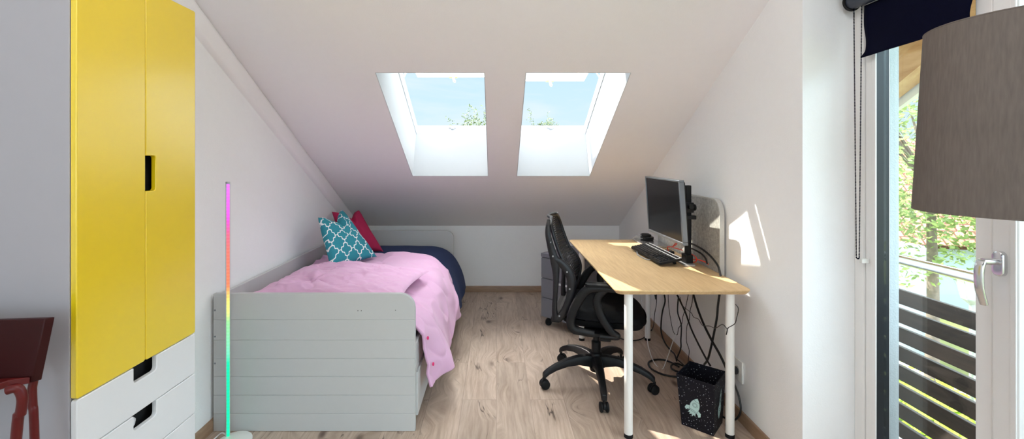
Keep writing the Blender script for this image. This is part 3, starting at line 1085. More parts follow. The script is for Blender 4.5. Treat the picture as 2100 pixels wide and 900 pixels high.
def pil(sign):
    def f_(u, v):
        a, b = 2 * u - 1, 2 * v - 1
        px = a * (1 - .10 * (1 - b * b) * abs(a) ** 3)
        py = b * (1 - .10 * (1 - a * a) * abs(b) ** 3)
        t_ = max(0, (1 - a ** 4) * (1 - b ** 4)) ** .5
        z = (.044 if sign > 0 else -.034) * t_
        if sign > 0:
            n = noise.noise(Vector((a * 3, b * 3, 9)))
            # creases fan out from one tufted point near the front
            ang = math.atan2(b + .45, a + .28)
            rr_ = math.hypot(a + .28, b + .45)
            star = math.sin(ang * 7 + 1.5) * math.exp(-rr_ * 2.6) - 1.2 * math.exp(-(rr_ / .16) ** 2)
            rg = ridge(Vector((a * 2.2 + b * .8, b * 4.5, 2))) - .7 * ridge(Vector((a * 3.5 - b, b * 5.5 + a, 6)))
            z += t_ * (.012 * rg + .008 * n + .013 * star + .006 * math.sin(a * 5 + b * 13 + 3 * n) * .8 + .022 * math.exp(-((a + .15) ** 2 + (b - .3) ** 2) * 1.4))
        return Vector((-.890, 2.680, .618 + .020 * math.exp(-((a + .2) / .6) ** 2))) + rot @ Vector((px * .43, py * .350, z))
    return f_


pl.grid(pil(1), 130, 110)
pl.grid(pil(-1), 40, 36)
tag(pl.build('pillow', 'pink', angle=80, weld=True), 'flat pale pink pillow lying on the duvet behind the footboard', 'pillow')


def cushion(name, mat, TL, TR, BL, BR, T, chop, label, n_sign=1, group=None, seam=None):
    TL, TR, BL, BR = map(Vector, (TL, TR, BL, BR))
    nrm = ((TR - TL) + (BR - BL)).cross((TL - BL) + (TR - BR)).normalized() * n_sign
    c = MB()

    def fn(sign):
        def f_(u, v):
            a, b = 2 * u - 1, 2 * v - 1
            aa = a * (1 - .10 * (1 - b * b) * abs(a) ** 2)
            bb = b * (1 - .08 * (1 - a * a) * abs(b) ** 2)
            dent = chop * math.exp(-(a / .42) ** 2) * sm((b + .35) / 1.35)
            bb -= dent
            uu, vv = (aa + 1) / 2, (bb + 1) / 2
            p = (BL * (1 - uu) + BR * uu) * (1 - vv) + (TL * (1 - uu) + TR * uu) * vv
            t_ = max(0, (1 - a * a) * (1 - b * b)) ** .42
            n = noise.noise(Vector((a * 2.5, b * 2.5, sign + 4)))
            crease = .030 * math.exp(-((abs(a) - .18) / .16) ** 2) * sm((b - .2) / .6) - .035 * math.exp(-(a / .15) ** 2) * sm((b - .3) / .6)
            return p + nrm * (sign * t_ * (T + (chop > 0) * crease * 1.0) + .012 * n * t_)
        return f_
    c.grid(fn(1), 44, 44, uv=lambda u, v: (u, v))
    c.grid(fn(-1), 44, 44, uv=lambda u, v: (u, v))
    o = c.build(name, mat, angle=80, weld=True)
    return tag(o, label, 'cushion', group)


k = .965
eye = Vector((0, 0, CZ))


def nearer(p, f_):
    return eye + (Vector(p) - eye) * f_


TLc, TRc, BLc, BRc = [nearer(p, .952) for p in (P(652, 446, 3.40), P(701, 430, 3.74), P(679, 559, 3.17), P(773, 526, 3.60))]
cushion('cushion', 'teal', TLc, TRc, BLc, BRc, .062, .42, 'teal cushion with white lattice pattern leaning on the wall side of the bed', group='cushions on the bed')
cushion('cushion', 'magenta', P(680, 434, 3.82), P(736, 431, 3.99), P(706, 520, 3.66), P(787, 516, 3.85), .070, .36, 'plain dark pink cushion behind the teal patterned cushion', group='cushions on the bed')

# ------------------------------------------------------------------ desk
DZ = .726
DX0, DX1, DYA, DYB = .568, 1.222, 2.165, 3.575
desk = thing('desk', 'bamboo topped desk on round white legs against the right wall', 'desk', (.9, 2.87, 0))
tp = MB()
o_t = rrect(DX0, DX1, DYA, DYB, .035, 6)
o_b = rrect(DX0 + .012, DX1 - .012, DYA + .012, DYB - .012, .03, 6)
o_m = rrect(DX0, DX1, DYA, DYB, .035, 6)
tp.loft([[(x, y, DZ - .022) for x, y in o_b], [(x, y, DZ - .006) for x, y in o_m], [(x, y, DZ - .0012) for x, y in o_t], [(x * 1 + (.9 - x) * .002, y + (2.87 - y) * .001, DZ) for x, y in o_t]])
tp.build('tabletop', 'bamboo', desk, angle=30)
for (x, y) in ((.643, 2.215), (1.137, 2.215), (.641, 3.415), (1.135, 3.415)):
    m = MB()
    m.lathe([(0, .705), (.03, .705), (.03, .699), (.0205, .697), (.0205, .018), (0, .018)], (x, y, 0), 28)
    l_ = m.build('leg', 'legwhite', desk)
    MB().lathe([(0, .0175), (.0195, .0175), (.0215, .012), (.0215, 0), (0, 0)], (x, y, 0), 28).build('foot', 'blackmatt', l_)

# felt divider between desk and wall
dv_ = thing('desk_divider', 'grey felt divider panel standing between desk and right wall', 'divider', (1.24, 3.0, .66))
pd = rrect(2.508, 3.45, .665, 1.122, .075, 8, 'cd')
MB().prism([(1.2285, y, z) for y, z in pd], (.022, 0, 0)).build('felt_panel', 'felt', dv_, bevel=.004)
ed = MB()
ring_o = rrect(2.500, 3.458, .658, 1.130, .083, 8, 'cd')
ring_i = rrect(2.508, 3.45, .665, 1.122, .075, 8, 'cd')
n_ = len(ring_o)
for i in range(n_):
    j = (i + 1) % n_
    q = [ring_o[i], ring_o[j], ring_i[j], ring_i[i]]
    ed.prism([(1.2275, y, z) for y, z in q], (.026, 0, 0))
ed.build('edge_band', 'feltedge', dv_, angle=40, weld=True)

# monitor on a post
mon = thing('monitor', 'flat screen monitor with silver bezel on a black post on the desk', 'monitor', (1.12, 2.75, DZ))
tl, tr, bl, br_ = P(1321.5, 361.5, 3.0), P(1393, 369.5, 2.52), P(1330.5, 473.5, 3.0), P(1400, 505, 2.52)
ex = (tr - tl + br_ - bl).normalized()
up_ = (tl - bl + tr - br_).normalized()
nb = ex.cross(up_).normalized()            # points to the user or the wall
if nb.x > 0:
    nb = -nb
C0 = (tl + tr + bl + br_) / 4
W2 = ((tr - tl).length + (br_ - bl).length) / 4
H2 = ((tl - bl).length + (tr - br_).length) / 4


def mp(a, b, c_):
    return C0 + ex * a + up_ * b + nb * c_


bz = MB()
bw = .011
for (a0, a1, b0, b1) in ((-W2, W2, H2 - bw, H2), (-W2, W2, -H2, -H2 + bw * 1.5), (-W2, -W2 + bw, -H2 + bw * 1.5, H2 - bw), (W2 - bw, W2, -H2 + bw * 1.5, H2 - bw)):
    bz.prism([mp(a0, b0, 0), mp(a1, b0, 0), mp(a1, b1, 0), mp(a0, b1, 0)], nb * -.030)
bz.build('bezel', 'bezel', mon, bevel=.002)
MB().prism([mp(-W2 + bw + .001, -H2 + bw * 1.5 + .001, -.004), mp(W2 - bw - .001, -H2 + bw * 1.5 + .001, -.004), mp(W2 - bw - .001, H2 - bw - .001, -.004), mp(-W2 + bw + .001, H2 - bw - .001, -.004)], nb * -.004).build('screen', 'screen', mon, angle=0)
MB().prism([mp(-.012, -H2 + .009, .0004), mp(.012, -H2 + .009, .0004), mp(.012, -H2 + .014, .0004), mp(-.012, -H2 + .014, .0004)], nb * .0008).build('badge', 'greymetal', mon, angle=0)
bkm = MB()
bkm.loft([[mp(a, b, -.0302) for a, b in rrect(-W2 + .006, W2 - .006, -H2 + .006, H2 - .006, .01)],
          [mp(a, b, -.040) for a, b in rrect(-W2 + .012, W2 - .012, -H2 + .012, H2 - .012, .01)],
          [mp(a, b, -.055) for a, b in rrect(-W2 * .6, W2 * .6, -H2 * .6, H2 * .6, .02)]])
bkm.build('housing', 'black', mon, angle=30)
pz = Vector((1.149, 2.73, 0))
MB().box(1.134, 1.164, 2.712, 2.748, DZ + .012, 1.197).build('post', 'blackmatt', mon, bevel=.004)
cl = MB()
cl.box(1.124, 1.174, 2.700, 2.760, 1.035, 1.095)
cl.cyl((1.149, 2.700, 1.070), (1.149, 2.676, 1.070), .016, seg=18)
cl.cyl((1.176, 2.72, 1.065), (1.190, 2.72, 1.065), .020, seg=18)
cl.build('clamp', 'black', mon, bevel=.004)
MB().box(1.130, 1.190, 2.705, 2.752, .995, 1.018).build('cable_clip', 'black', mon, bevel=.003)
am = MB()
am.box(C0.x + .052, 1.126, 2.714, 2.746, 1.045, 1.085)
am.build('arm', 'black', mon, bevel=.003)
MB().prism([(x, y, DZ) for x, y in rrect(1.103, 1.168, 2.66, 2.94, .012)], (0, 0, .010)).build('base_plate', 'silver', mon, bevel=.0015)
MB().box(1.124, 1.166, 2.695, 2.765, DZ + .0102, DZ + .06).build('socket', 'black', mon, bevel=.004)

# flat silver slab behind the keyboard
sl = thing('laptop', 'flat closed silver slab lying at the far end of the desk behind the keyboard', 'laptop', (1.12, 3.38, DZ))
MB().prism([(x, y, DZ + .003) for x, y in rrect(1.062, 1.220, 3.225, 3.56, .012)], (0, 0, .007)).build('body', 'silver', sl, bevel=.0015)
MB().prism([(x, y, DZ + .0104) for x, y in rrect(1.063, 1.219, 3.226, 3.559, .012)], (0, 0, .005)).build('lid', 'steel', sl, bevel=.0012)
for (x, y) in ((1.075, 3.24), (1.205, 3.24), (1.075, 3.545), (1.205, 3.545)):
    MB().cyl((x, y, DZ), (x, y, DZ + .0032), .005, seg=12).build('foot', 'blackmatt', sl)

# black adapter with grey leads on the slab
ad = thing('power_adapter', 'black rounded adapter with grey leads on the silver slab at the desk corner', 'adapter', (1.15, 3.52, DZ + .0154))
a_ = MB()
a_.loft([[(x, y, DZ + .0156 + dz) for x, y in rrect(1.112 + i_, 1.196 - i_, 3.44 + i_, 3.53 - i_, .02)] for i_, dz in ((.004, 0), (0, .006), (0, .024))], cap=True)
ab = a_.build('lower_body', 'black', ad, angle=40)
a_ = MB()
a_.loft([[(x, y, DZ + .0400 + dz) for x, y in rrect(1.108 + i_, 1.182 - i_, 3.45 + i_, 3.525 - i_, .02)] for i_, dz in ((.003, 0), (0, .005), (.002, .016), (.012, .022))], cap=True)
a_.build('upper_body', 'black', ad, angle=40)
MB().tube([(1.110, 3.48, DZ + .050), (1.075, 3.48, DZ + .046), (1.055, 3.49, DZ + .030), (1.045, 3.50, DZ + .018)], .0035, seg=8).build('lead', 'cablegrey', ad)
MB().tube([(1.112, 3.46, DZ + .028), (1.090, 3.455, DZ + .03), (1.078, 3.46, DZ + .020)], .0035, seg=8).build('lead', 'cablegrey', ad)

# keyboard
kb = thing('keyboard', 'black full size keyboard lying tilted in front of the monitor', 'keyboard', (1.01, 2.905, DZ), R(2.2))
kin = WM[kb].inverted()
ka = math.atan2(.026, .135)


def KP(x, y, z):        # x across (user to monitor), y along, z up from the tilted deck
    X_ = x * math.cos(ka) - z * math.sin(ka)
    Z_ = .010 + (x + .068) * math.sin(ka) + z * math.cos(ka)
    return WM[kb] @ Vector((X_, y, Z_))


KL = .252
m = MB()
ps = rrect(-.068, .068, -KL, KL, .008)
m.loft([[KP(x, y, 0) for x, y in ps], [KP(x, y, .012) for x, y in ps], [KP(x * .97, y * .99, .014) for x, y in ps]])
m.build('case', 'blackmatt', kb, angle=35)
m = MB()
ps2 = rrect(.036, .066, -KL + .004, KL - .004, .004)
m.loft([[KP(x, y, .0142) for x, y in ps2], [KP(x, y, .0155) for x, y in ps2]])
m.build('silver_strip', 'silver', kb, angle=35)
m = MB()
m.tube([KP(-.064, -.10, .001), KP(-.082, -.07, -.003), KP(-.086, .06, -.003), KP(-.070, .13, .001)], .004, seg=8, flat=.003)
m.build('front_lip', 'cablegrey', kb)
for yy in (-.17, .17):
    m = MB()
    p = KP(.055, yy, 0)
    m.box(p.x - .006, p.x + .006, p.y - .014, p.y + .014, DZ, p.z + .001)
    m.build('rear_foot', 'blackmatt', kb)
nkey = 0
rows = [(-.056, [1, 1, 1, 5.2, 1, 1, 1, 1, None, 1, 1, 1, None, 2, 1, 1]),
        (-.038, [1.8] + [1] * 10 + [2.2, None, None, 1, None, None, 1, 1, 1, 1]),
        (-.020, [1.6] + [1] * 11 + [1.4, None, None, None, None, None, 1, 1, 1]),
        (-.002, [1.4] + [1] * 12 + [None, 1, 1, 1, None, 1, 1, 1, 1]),
        (.016, [1] * 13 + [1.4, None, 1, 1, 1, None, 1, 1, 1, 1]),
        (.048, [1, None] + [1] * 4 + [None] + [1] * 4 + [None] + [1] * 4 + [None] + [1] * 3)]
for rx, ws in rows:
    tot = sum((.35 if q is None else q) for q in ws)
    u_ = 2 * (KL - .010) / tot
    y = KL - .010
    for q in ws:
        wq = (.35 if q is None else q) * u_
        if q is not None:
            m = MB()
            yc = y - wq / 2
            hw_ = wq / 2 - .0012
            m.loft([[KP(rx + a * .0078, yc + b * hw_, .0145) for a, b in ((-1, -1), (1, -1), (1, 1), (-1, 1))],
                    [KP(rx + a * .0062, yc + b * (hw_ - .0016), .0205) for a, b in ((-1, -1), (1, -1), (1, 1), (-1, 1))]])
            m.build('key', 'black' if rx < .03 else 'blackmatt', kb, angle=0)
            nkey += 1
        y -= wq

# little black box with the red lead
bx = thing('hub_box', 'small black box on the desk between keyboard and monitor post', 'box', (1.10, 2.86, DZ))
MB().box(1.118, 1.158, 2.955, 3.03, DZ, DZ + .030).build('case', 'black', bx, bevel=.004)
MB().box(1.1172, 1.1179, 2.965, 3.02, DZ + .010, DZ + .020).build('port_strip', 'cablegrey', bx, angle=0)


def cable(pts, r, mat, label, name='cable', cat='cable', seg=8, smooth=8, extra=None, group=None):
    if extra is None:
        o = MB().tube(pts, r, seg=seg, smooth=smooth).build(name, mat, angle=80)
        return tag(o, label, cat, group)
    b = Vector(pts[-1])
    t_ = thing(name, label, cat, (b.x, b.y, b.z), 0, group)
    MB().tube(pts, r, seg=seg, smooth=smooth).build('lead', mat, t_, angle=80)
    extra(t_)
    return t_


zt_ = DZ + .004


def dk(px, py, dz=.004):
    """point on the desk top seen at a pixel"""
    Y = F * (CZ - DZ - dz) / (py - CY)
    return Vector(((px - CX) * Y / F, Y, DZ + dz))


RA = lambda L, X=1.105: [PX(a, b, X) for a, b in L]
cable([Vector((1.116, 2.952, .762))] + RA([(1369, 506), (1378, 506), (1386, 502), (1388, 498), (1384, 500), (1380, 507), (1390, 510), (1399, 513)]), .0030, 'cablered',
      'red lead looped on the desk behind the keyboard under the screen edge', group='red leads on the desk')
cable(RA([(1398, 520), (1408, 519), (1420, 522)], 1.178) + RA([(1428, 529), (1427, 536), (1420, 538), (1416, 535), (1422, 532)], 1.178) + [PX(1434, 533, 1.183), PX(1446, 537, 1.195), PX(1453, 542, 1.205)], .0030, 'cablered',
      'red lead with a loop running from the monitor post to the desk rear edge', group='red leads on the desk')
G = 'black cables around the desk'
cable([P(1416, 499, 2.80), P(1424, 502, 2.74), P(1440, 511, 2.64), P(1456, 524, 2.54), P(1468, 538, 2.47), P(1474, 549, 2.43), P(1478, 566, 2.41)], .0058, 'cable',
      'thick black cable sweeping from the monitor over the desk rear edge', group=G)
cable([P(1416, 509, 2.80), P(1424, 512, 2.74), P(1438, 520, 2.67), P(1447, 530, 2.60), P(1450, 540, 2.56)], .0052, 'cable',
      'short black cable arching from the monitor post down onto the desk', group=G)
X0 = 1.205
Q = lambda L, X=X0: [PX(1300 + x / 5.296, 590 + y / 5.294, X) for x, y in L]


def plug_end(px, py, X):
    def f_(t_):
        a, b = PX(px, py, X), PX(px + 1, py + 10, X)
        MB().cyl(a, b, .008, .005, seg=12).build('connector', 'cable', t_)
    return f_


cable(Q([(247, 72), (243, 190), (225, 280), (215, 400), (190, 470)]), .0028, 'cable', 'thin black cable with connectors hanging beside the far right desk leg', group=G, extra=plug_end(1344, 604, X0))
cable(Q([(330, 74), (338, 150), (310, 260), (295, 400), (300, 500), (340, 600), (400, 680), (440, 720), (465, 790)]), .0056, 'cable', 'thick black cable bowing to the left of the others down to the baseboard', group=G)
cable(Q([(372, 74), (376, 180), (400, 350), (430, 480), (470, 510), (485, 440), (520, 390), (530, 320), (560, 220), (590, 74)]), .0022, 'cable', 'thin black lead hanging in a V shaped loop behind the white lead', group=G)
cable(Q([(485, 90), (475, 200), (478, 280), (510, 380), (516, 450), (510, 560), (508, 660), (465, 770), (463, 800)], 1.19), .0046, 'cable', 'black cable hanging nearly straight down left of the crossing cables', group=G)
cable(Q([(470, 80), (505, 150), (560, 270), (620, 440), (700, 610), (790, 780), (830, 845)], 1.16), .0052, 'cable', 'thick black cable slanting from under the desk down behind the bin', group=G)
cable(Q([(645, 70), (690, 220), (760, 400), (850, 580), (930, 720), (1000, 870), (1010, 930)], 1.20), .0066, 'cable', 'thickest black cable slanting down to the wall socket', group=G)
cable(Q([(930, 68), (912, 200), (900, 330), (860, 540), (820, 720), (795, 790), (765, 832)], 1.215), .0062, 'cable', 'thick black cable hanging from the near desk edge, leaning left behind the bin', group=G)
cable(Q([(640, 74), (632, 160), (610, 250), (600, 350), (576, 420), (572, 580), (600, 680), (588, 800)], 1.225), .0022, 'cable', 'thin wavy black lead hanging close to the wall in the middle', group=G)
wl = [(500, 100, 1.15), (510, 140, 1.15), (540, 205, 1.14), (620, 270, 1.13), (650, 320, 1.125), (700, 340, 1.12), (745, 408, 1.11), (820, 415, 1.10), (885, 438, 1.085), (960, 398, 1.065), (1012, 445, 1.06), (1030, 430, 1.06),
      (1095, 390, 1.06), (1115, 330, 1.06), (1135, 230, 1.06), (1103, 178, 1.06)]
tw = thing('loose_wire', 'thin loose black wire with a forked end in front of the near white desk leg', 'wire', tuple(PX(1300 + 1012 / 5.296, 590 + 445 / 5.294, 1.06)))
MB().tube([PX(1300 + x / 5.296, 590 + y / 5.294, X) for x, y, X in wl], .0018, seg=7, smooth=6).build('lead', 'cable', tw, angle=80)
MB().tube([PX(1300 + x / 5.296, 590 + y / 5.294, 1.06) for x, y in ((1014, 440), (1012, 470), (1003, 508))], .0024, seg=7).build('fork', 'cable', tw, angle=80)
# white lead: hangs past the far leg and loops near the floor
cable([PX(1313, 604, 1.08), PX(1316, 625, 1.08), PX(1322, 650, 1.10), PX(1326, 680, 1.08), P(1327.5, 697, 3.30), P(1331, 716, 3.15), P(1341, 742, 3.02), P(1357, 757, 2.94), P(1366, 740, 2.95), P(1380, 700, 2.98), P(1387, 680, 3.0), P(1391, 640, 3.03), P(1393, 612, 3.05)], .0028, 'cablewhite',
      'thin white lead hanging in a long loop between the far desk leg and the coil', name='cable')


def fl(px, py, z=.006):
    Y = F * (CZ - z) / (py - CY)
    return Vector(((px - CX) * Y / F, Y, z))


cable([fl(1392, 752, .03), fl(1374, 742), fl(1355, 737), fl(1337, 739), fl(1330, 745), fl(1336, 756), fl(1355, 766), fl(1376, 771), fl(1398, 772, .010), fl(1402, 765, .016), fl(1390, 762, .016), fl(1378, 756, .016), fl(1377, 749, .016), fl(1386, 745, .014), fl(1402, 750, .010)], .0060, 'cable',
      'thick black cable coiled on the floor behind the bin', group=G)
cable([fl(1256, 690), fl(1272, 694), fl(1290, 698), fl(1308, 697), fl(1322, 691), fl(1336, 676)], .0038, 'cable', 'thin black cable lying on the floor between chair and far desk leg', group=G)
cable([fl(1385, 734), fl(1395, 742), fl(1404, 750)], .0030, 'cable', 'short black cable on the floor along the baseboard beside the coil', group=G)

# wall socket and its plug
so = thing('wall_socket', 'white double wall socket low on the right wall', 'socket', (XR, 2.37, .25))
MB().box(XR - .010, XR - .0003, 2.325, 2.412, .200, .312).build('plate', 'socket', so, bevel=.003)
for zz in (.256,):
    MB().lathe([(.026, 0), (.026, .0012), (.021, .0012), (.019, -.004), (0, -.004)], (XR - .0102, 2.368, zz), 28, (-1, 0, 0)).build('well', 'socket', so)
pg = thing('plug', 'black plug in the wall socket with its lead dropping to the floor', 'plug', (XR - .03, 2.368, .256))
MB().lathe([(0, 0), (.017, 0), (.020, .006), (.019, .026), (.012, .034), (0, .036)], (XR - .0150, 2.366, .254), 24, (-1, 0, 0)).build('body', 'cable', pg)
MB().tube([(XR - .036, 2.364, .246), (XR - .037, 2.352, .20), (XR - .030, 2.315, .14), (XR - .030, 2.30, .08), (XR - .045, 2.32, .025), (XR - .07, 2.36, .006), (XR - .10, 2.42, .006)], .0048, seg=8).build('lead', 'cable', pg)

# ------------------------------------------------------------------ waste bin
wb = thing('waste_bin', 'small black card bin printed with stars and pale rockets under the desk', 'bin', (1.05, 2.33, 0))
rim = [Vector(p) for p in ((.919, 2.325, .256), (1.057, 2.200, .256), (1.186, 2.350, .256), (1.050, 2.475, .256))]
bot = [Vector(p) for p in ((.944, 2.318, .001), (1.058, 2.216, .001), (1.160, 2.335, .001), (1.048, 2.440, .001))]
m = MB()
lay = m.bm.loops.layers.uv.new('UVMap')


def quad(ps, uvs):
    vs = [m.v(p) for p in ps]
    f_ = m.bm.faces.new(vs)
    for l, q in zip(f_.loops, uvs):
        l[lay].uv = q


cen_t = sum(rim, Vector()) / 4
cen_b = sum(bot, Vector()) / 4
rin = [p + (cen_t - p).normalized() * .004 for p in rim]
bin_ = [p + (cen_b - p).normalized() * .004 + Vector((0, 0, .004)) for p in bot]
for i in range(4):
    j = (i + 1) % 4
    o_ = i * .37
    uvq = [(o_ + .0, 0), (o_ + .17, 0), (o_ + .19, .256), (o_ - .01, .256)]
    quad([bot[i], bot[j], rim[j], rim[i]], uvq)
    quad([rim[i], rim[j], rin[j], rin[i]], [(5, 5)] * 4)
    quad([rin[i], rin[j], bin_[j], bin_[i]], [(a + 3, b) for a, b in uvq])
quad(bot[::-1], [(9, 9)] * 4)
quad(bin_, [(9, 9)] * 4)
m.build('body', 'stars', wb, angle=20, weld=True)


def rocket(i, j, cu, cv, s, tilt, sx=1.0, name='rocket_print'):
    """generic rocket lying flat on bin face between corners i and j"""
    a0, a1, b0, b1 = bot[i], bot[j], rim[i], rim[j]
    hor = (a1 - a0).normalized()
    upv = ((b0 + b1) / 2 - (a0 + a1) / 2).normalized()
    nn = hor.cross(upv).normalized()
    org = (a0 * (1 - cu) + a1 * cu) * (1 - cv) + (b0 * (1 - cu) + b1 * cu) * cv
    if nn.dot(org - (cen_t + cen_b) / 2) < 0:
        nn = -nn
    ct, st_ = math.cos(tilt), math.sin(tilt)

    def q(x, y, h):
        x *= sx
        return org + hor * ((x * ct - y * st_) * s) + upv * ((x * st_ + y * ct) * s) + nn * h
    b_ = MB()
    body = []
    for k in range(17):
        t_ = k / 16
        y = -.55 + 1.55 * t_
        wdt = .46 * (1 - max(0, (t_ - .35) / .65) ** 2.2) * (.80 + .2 * min(1, t_ / .35))
        body.append((wdt, y))
    outline = [(x, y) for x, y in body] + [(-x, y) for x, y in body[::-1][1:]]
    b_.prism([q(x, y, .0004) for x, y in outline], nn * .0006)
    for sg in (-1, 1):
        fin = [(sg * .40, -.15), (sg * .72, -.30), (sg * .80, -.62), (sg * .62, -.80), (sg * .52, -.62), (sg * .38, -.55)]
        b_.prism([q(x, y, .0003) for x, y in fin], nn * .0006)
    flame = [(-.30, -.58), (.30, -.58), (.36, -.92), (.20, -.82), (.10, -1.10), (-.02, -.86), (-.20, -1.04), (-.22, -.82), (-.38, -.90)]
    b_.prism([q(x, y, .0003) for x, y in flame], nn * .0005)
    rp = b_.build(name, 'rocket', wb, angle=0)
    l_ = MB()
    for r_ in (.24, .15):
        pts = [q(r_ * math.cos(2 * PI * k / 24), .18 + r_ * math.sin(2 * PI * k / 24), .0010) for k in range(25)]
        l_.tube(pts, .0007, seg=5, smooth=1, cap=False)
    l_.tube([q(-.30, .66, .0010), q(-.1, .60, .0010), q(.1, .60, .0010), q(.30, .66, .0010)], .0007, seg=5, smooth=3)
    l_.tube([q(x, y, .0010) for x, y in outline] + [q(*outline[0], .0010)], .0006, seg=5, smooth=1)
    l_.tube([q(-.42, -.46, .0010), q(0, -.40, .0010), q(.42, -.46, .0010)], .0007, seg=5, smooth=3)
    l_.build('print_lines', 'rocketline', rp, angle=0)


rocket(0, 1, .45, .45, .050, R(-20))
rocket(1, 2, .55, .52, .072, R(-8), sx=.45)

# ------------------------------------------------------------------ drawer unit under the desk
cabp = Vector((.365, 3.725, 0))
fdir = Vector((.727, -.687, 0))
bdir = Vector((.687, .727, 0))
ang = math.atan2(fdir.y, fdir.x)
cab = thing('drawer_cabinet', 'grey metal drawer cabinet on castors standing askew behind the office chair', 'cabinet', tuple(cabp), ang)
CM = WM[cab]
cw, cdp = .345, .44


def cbox(m, x0, x1, y0, y1, z0, z1):
    return m.box(x0, x1, y0, y1, z0, z1, CM)


cbox(MB(), 0, cw, .016, cdp, .072, .560).build('carcass', 'greymetal', cab, bevel=.003)
cbox(MB(), -.002, cw + .002, -.001, cdp + .002, .5605, .592).build('top', 'greymetal', cab, bevel=.003)
for z0, z1 in ((.076, .229), (.236, .387), (.394, .553)):
    dr = cbox(MB(), .002, cw - .002, 0, .0155, z0, z1).build('drawer', 'greymetal', cab, bevel=.002)
    h = MB()
    h.prism([CM @ Vector(p) for p in ((cw * .52, -.001, z1 - .012), (cw * .52, -.014, z1 - .020), (cw * .52, -.014, z1 - .026), (cw * .52, -.001, z1 - .030))], fdir * .12)
    h.build('pull', 'silver', dr, bevel=.001)


def castor(m_root, p, r, rz, mat='black'):
    """twin wheel castor standing at floor point p"""
    q = Matrix.Translation(p) @ Matrix.Rotation(rz, 4, 'Z')
    ax = (q.to_3x3() @ Vector((0, 1, 0)))
    h = MB()
    ring = []
    pts = [(r * 1.02 * math.cos(a), r * 1.05 + r * 1.02 * math.sin(a)) for a in [R(x) for x in range(-10, 200, 15)]]
    h.prism([q @ Vector((x, -r * .28, z)) for x, z in pts], ax * (r * .56))
    h.cyl(q @ Vector((r * .25, 0, r * 1.8)), q @ Vector((r * .25, 0, r * 2.5)), r * .30, seg=14)
    c_ = h.build('castor', mat, m_root, bevel=.002)
    for s_ in (-1, 1):
        w_ = MB()
        w_.lathe([(0, -r * .30), (r * .72, -r * .30), (r * .94, -r * .22), (r, -r * .05), (r, r * .12), (r * .9, r * .22), (r * .55, r * .30), (0, r * .22)], q @ Vector((0, s_ * r * .62, r)), 26, tuple(ax * s_))
        w_.build('wheel', 'blackmatt', c_, angle=40)


for x, y in ((.04, .05), (cw - .04, .05), (.04, cdp - .05), (cw - .04, cdp - .05)):
    castor(cab, CM @ Vector((x, y, 0)), .026, ang + .6)

# ------------------------------------------------------------------ office chair
CH = R(-14.5)
oc = thing('office_chair', 'black mesh office swivel chair with loop armrests pulled up to the desk', 'office chair', (.605, 2.76, 0), CH)
OM = WM[oc]


def C(a, l, z):
    return OM @ Vector((a, l, z))


# five-star base
hub = MB()
hub.lathe([(0, .075), (.036, .075), (.042, .10), (.042, .165), (.036, .185), (.028, .19), (.028, .25), (.024, .255), (.0185, .26), (.0185, .40), (0, .40)], C(0, 0, 0), 28)
hub.build('column', 'black', oc)
for i in range(5):
    a = R(-95 + 72 * i)
    dx = Vector((math.cos(a), math.sin(a), 0))
    o_ = Vector((.605, 2.76, 0))
    m = MB()
    rings = []
    for t_, zt2, hh, ww in ((.020, .172, .080, .030), (.06, .178, .066, .027), (.12, .176, .050, .024), (.19, .163, .041, .021), (.26, .140, .036, .018), (.305, .118, .034, .0165), (.325, .105, .036, .016), (.338, .093, .030, .014)):
        c0 = o_ + dx * t_
        sd_ = Vector((-dx.y, dx.x, 0))
        rings.append([c0 + sd_ * (ww * sx_) + Vector((0, 0, zt2 - hh * zz)) for sx_, zz in ((-1, 1), (-1.05, .35), (-.7, .04), (0, 0), (.7, .04), (1.05, .35), (1, 1))])
    m.loft(rings)
    lg_ = m.build('base_leg', 'black', oc, angle=45, bevel=.002)
    r_ = .027
    ca = [R(-88), R(20), R(75), R(150), R(195)][i]
    pos = o_ + dx * .335
    castor(oc, pos - Vector((math.cos(ca), math.sin(ca), 0)) * r_ * .25, r_, ca)

# seat mechanism, lever
m = MB()
m.box(-.10, .12, -.07, .07, .355, .392, OM)
m.build('mechanism', 'blackmatt', oc, bevel=.006)
m = MB()
m.cyl(C(.03, -.07, .372), C(.06, -.20, .366), .006, seg=10)
m.prism([C(a, l, .352) for a, l in rrect(.025, .090, -.262, -.200, .012)], (0, 0, .022))
m.build('lever', 'black', oc, bevel=.004)

# seat: thick rounded cushion, front edge rolled down
def seat_fn(sign):
    def f_(u, v):
        a, b = 2 * u - 1, 2 * v - 1
        # square-ish disc mapping
        ax, by = a, b
        k_ = 1 - .18 * (a * a * b * b)
        x = .035 + .255 * ax * k_
        y = .245 * by * k_
        e = max(0, (1 - abs(a) ** 5) * (1 - abs(b) ** 5)) ** .45
        if sign > 0:
            z = .450 + .072 * e - .030 * math.exp(-((a) ** 2 + b * b) * 1.2) - .030 * sm((a - .35) / .65) + .012 * abs(b) ** 2
        else:
            z = .450 - .058 * e - .015 * sm((a - .4) / .6) * 1
        return C(x, y, z)
    return f_


m = MB()
m.grid(seat_fn(1), 36, 36)
m.grid(seat_fn(-1), 36, 36)
st_o = m.build('seat', 'blackfab', oc, angle=80, weld=True)
# pale slotted side vents of the seat shell
for k_ in range(3):
    pass

# back: mesh panel in a rim, held by two lyre shaped side frames
BP = [(-.150, .500), (-.128, .560), (-.116, .620), (-.116, .670), (-.140, .725), (-.185, .780), (-.215, .850), (-.243, .935), (-.262, 1.005)]


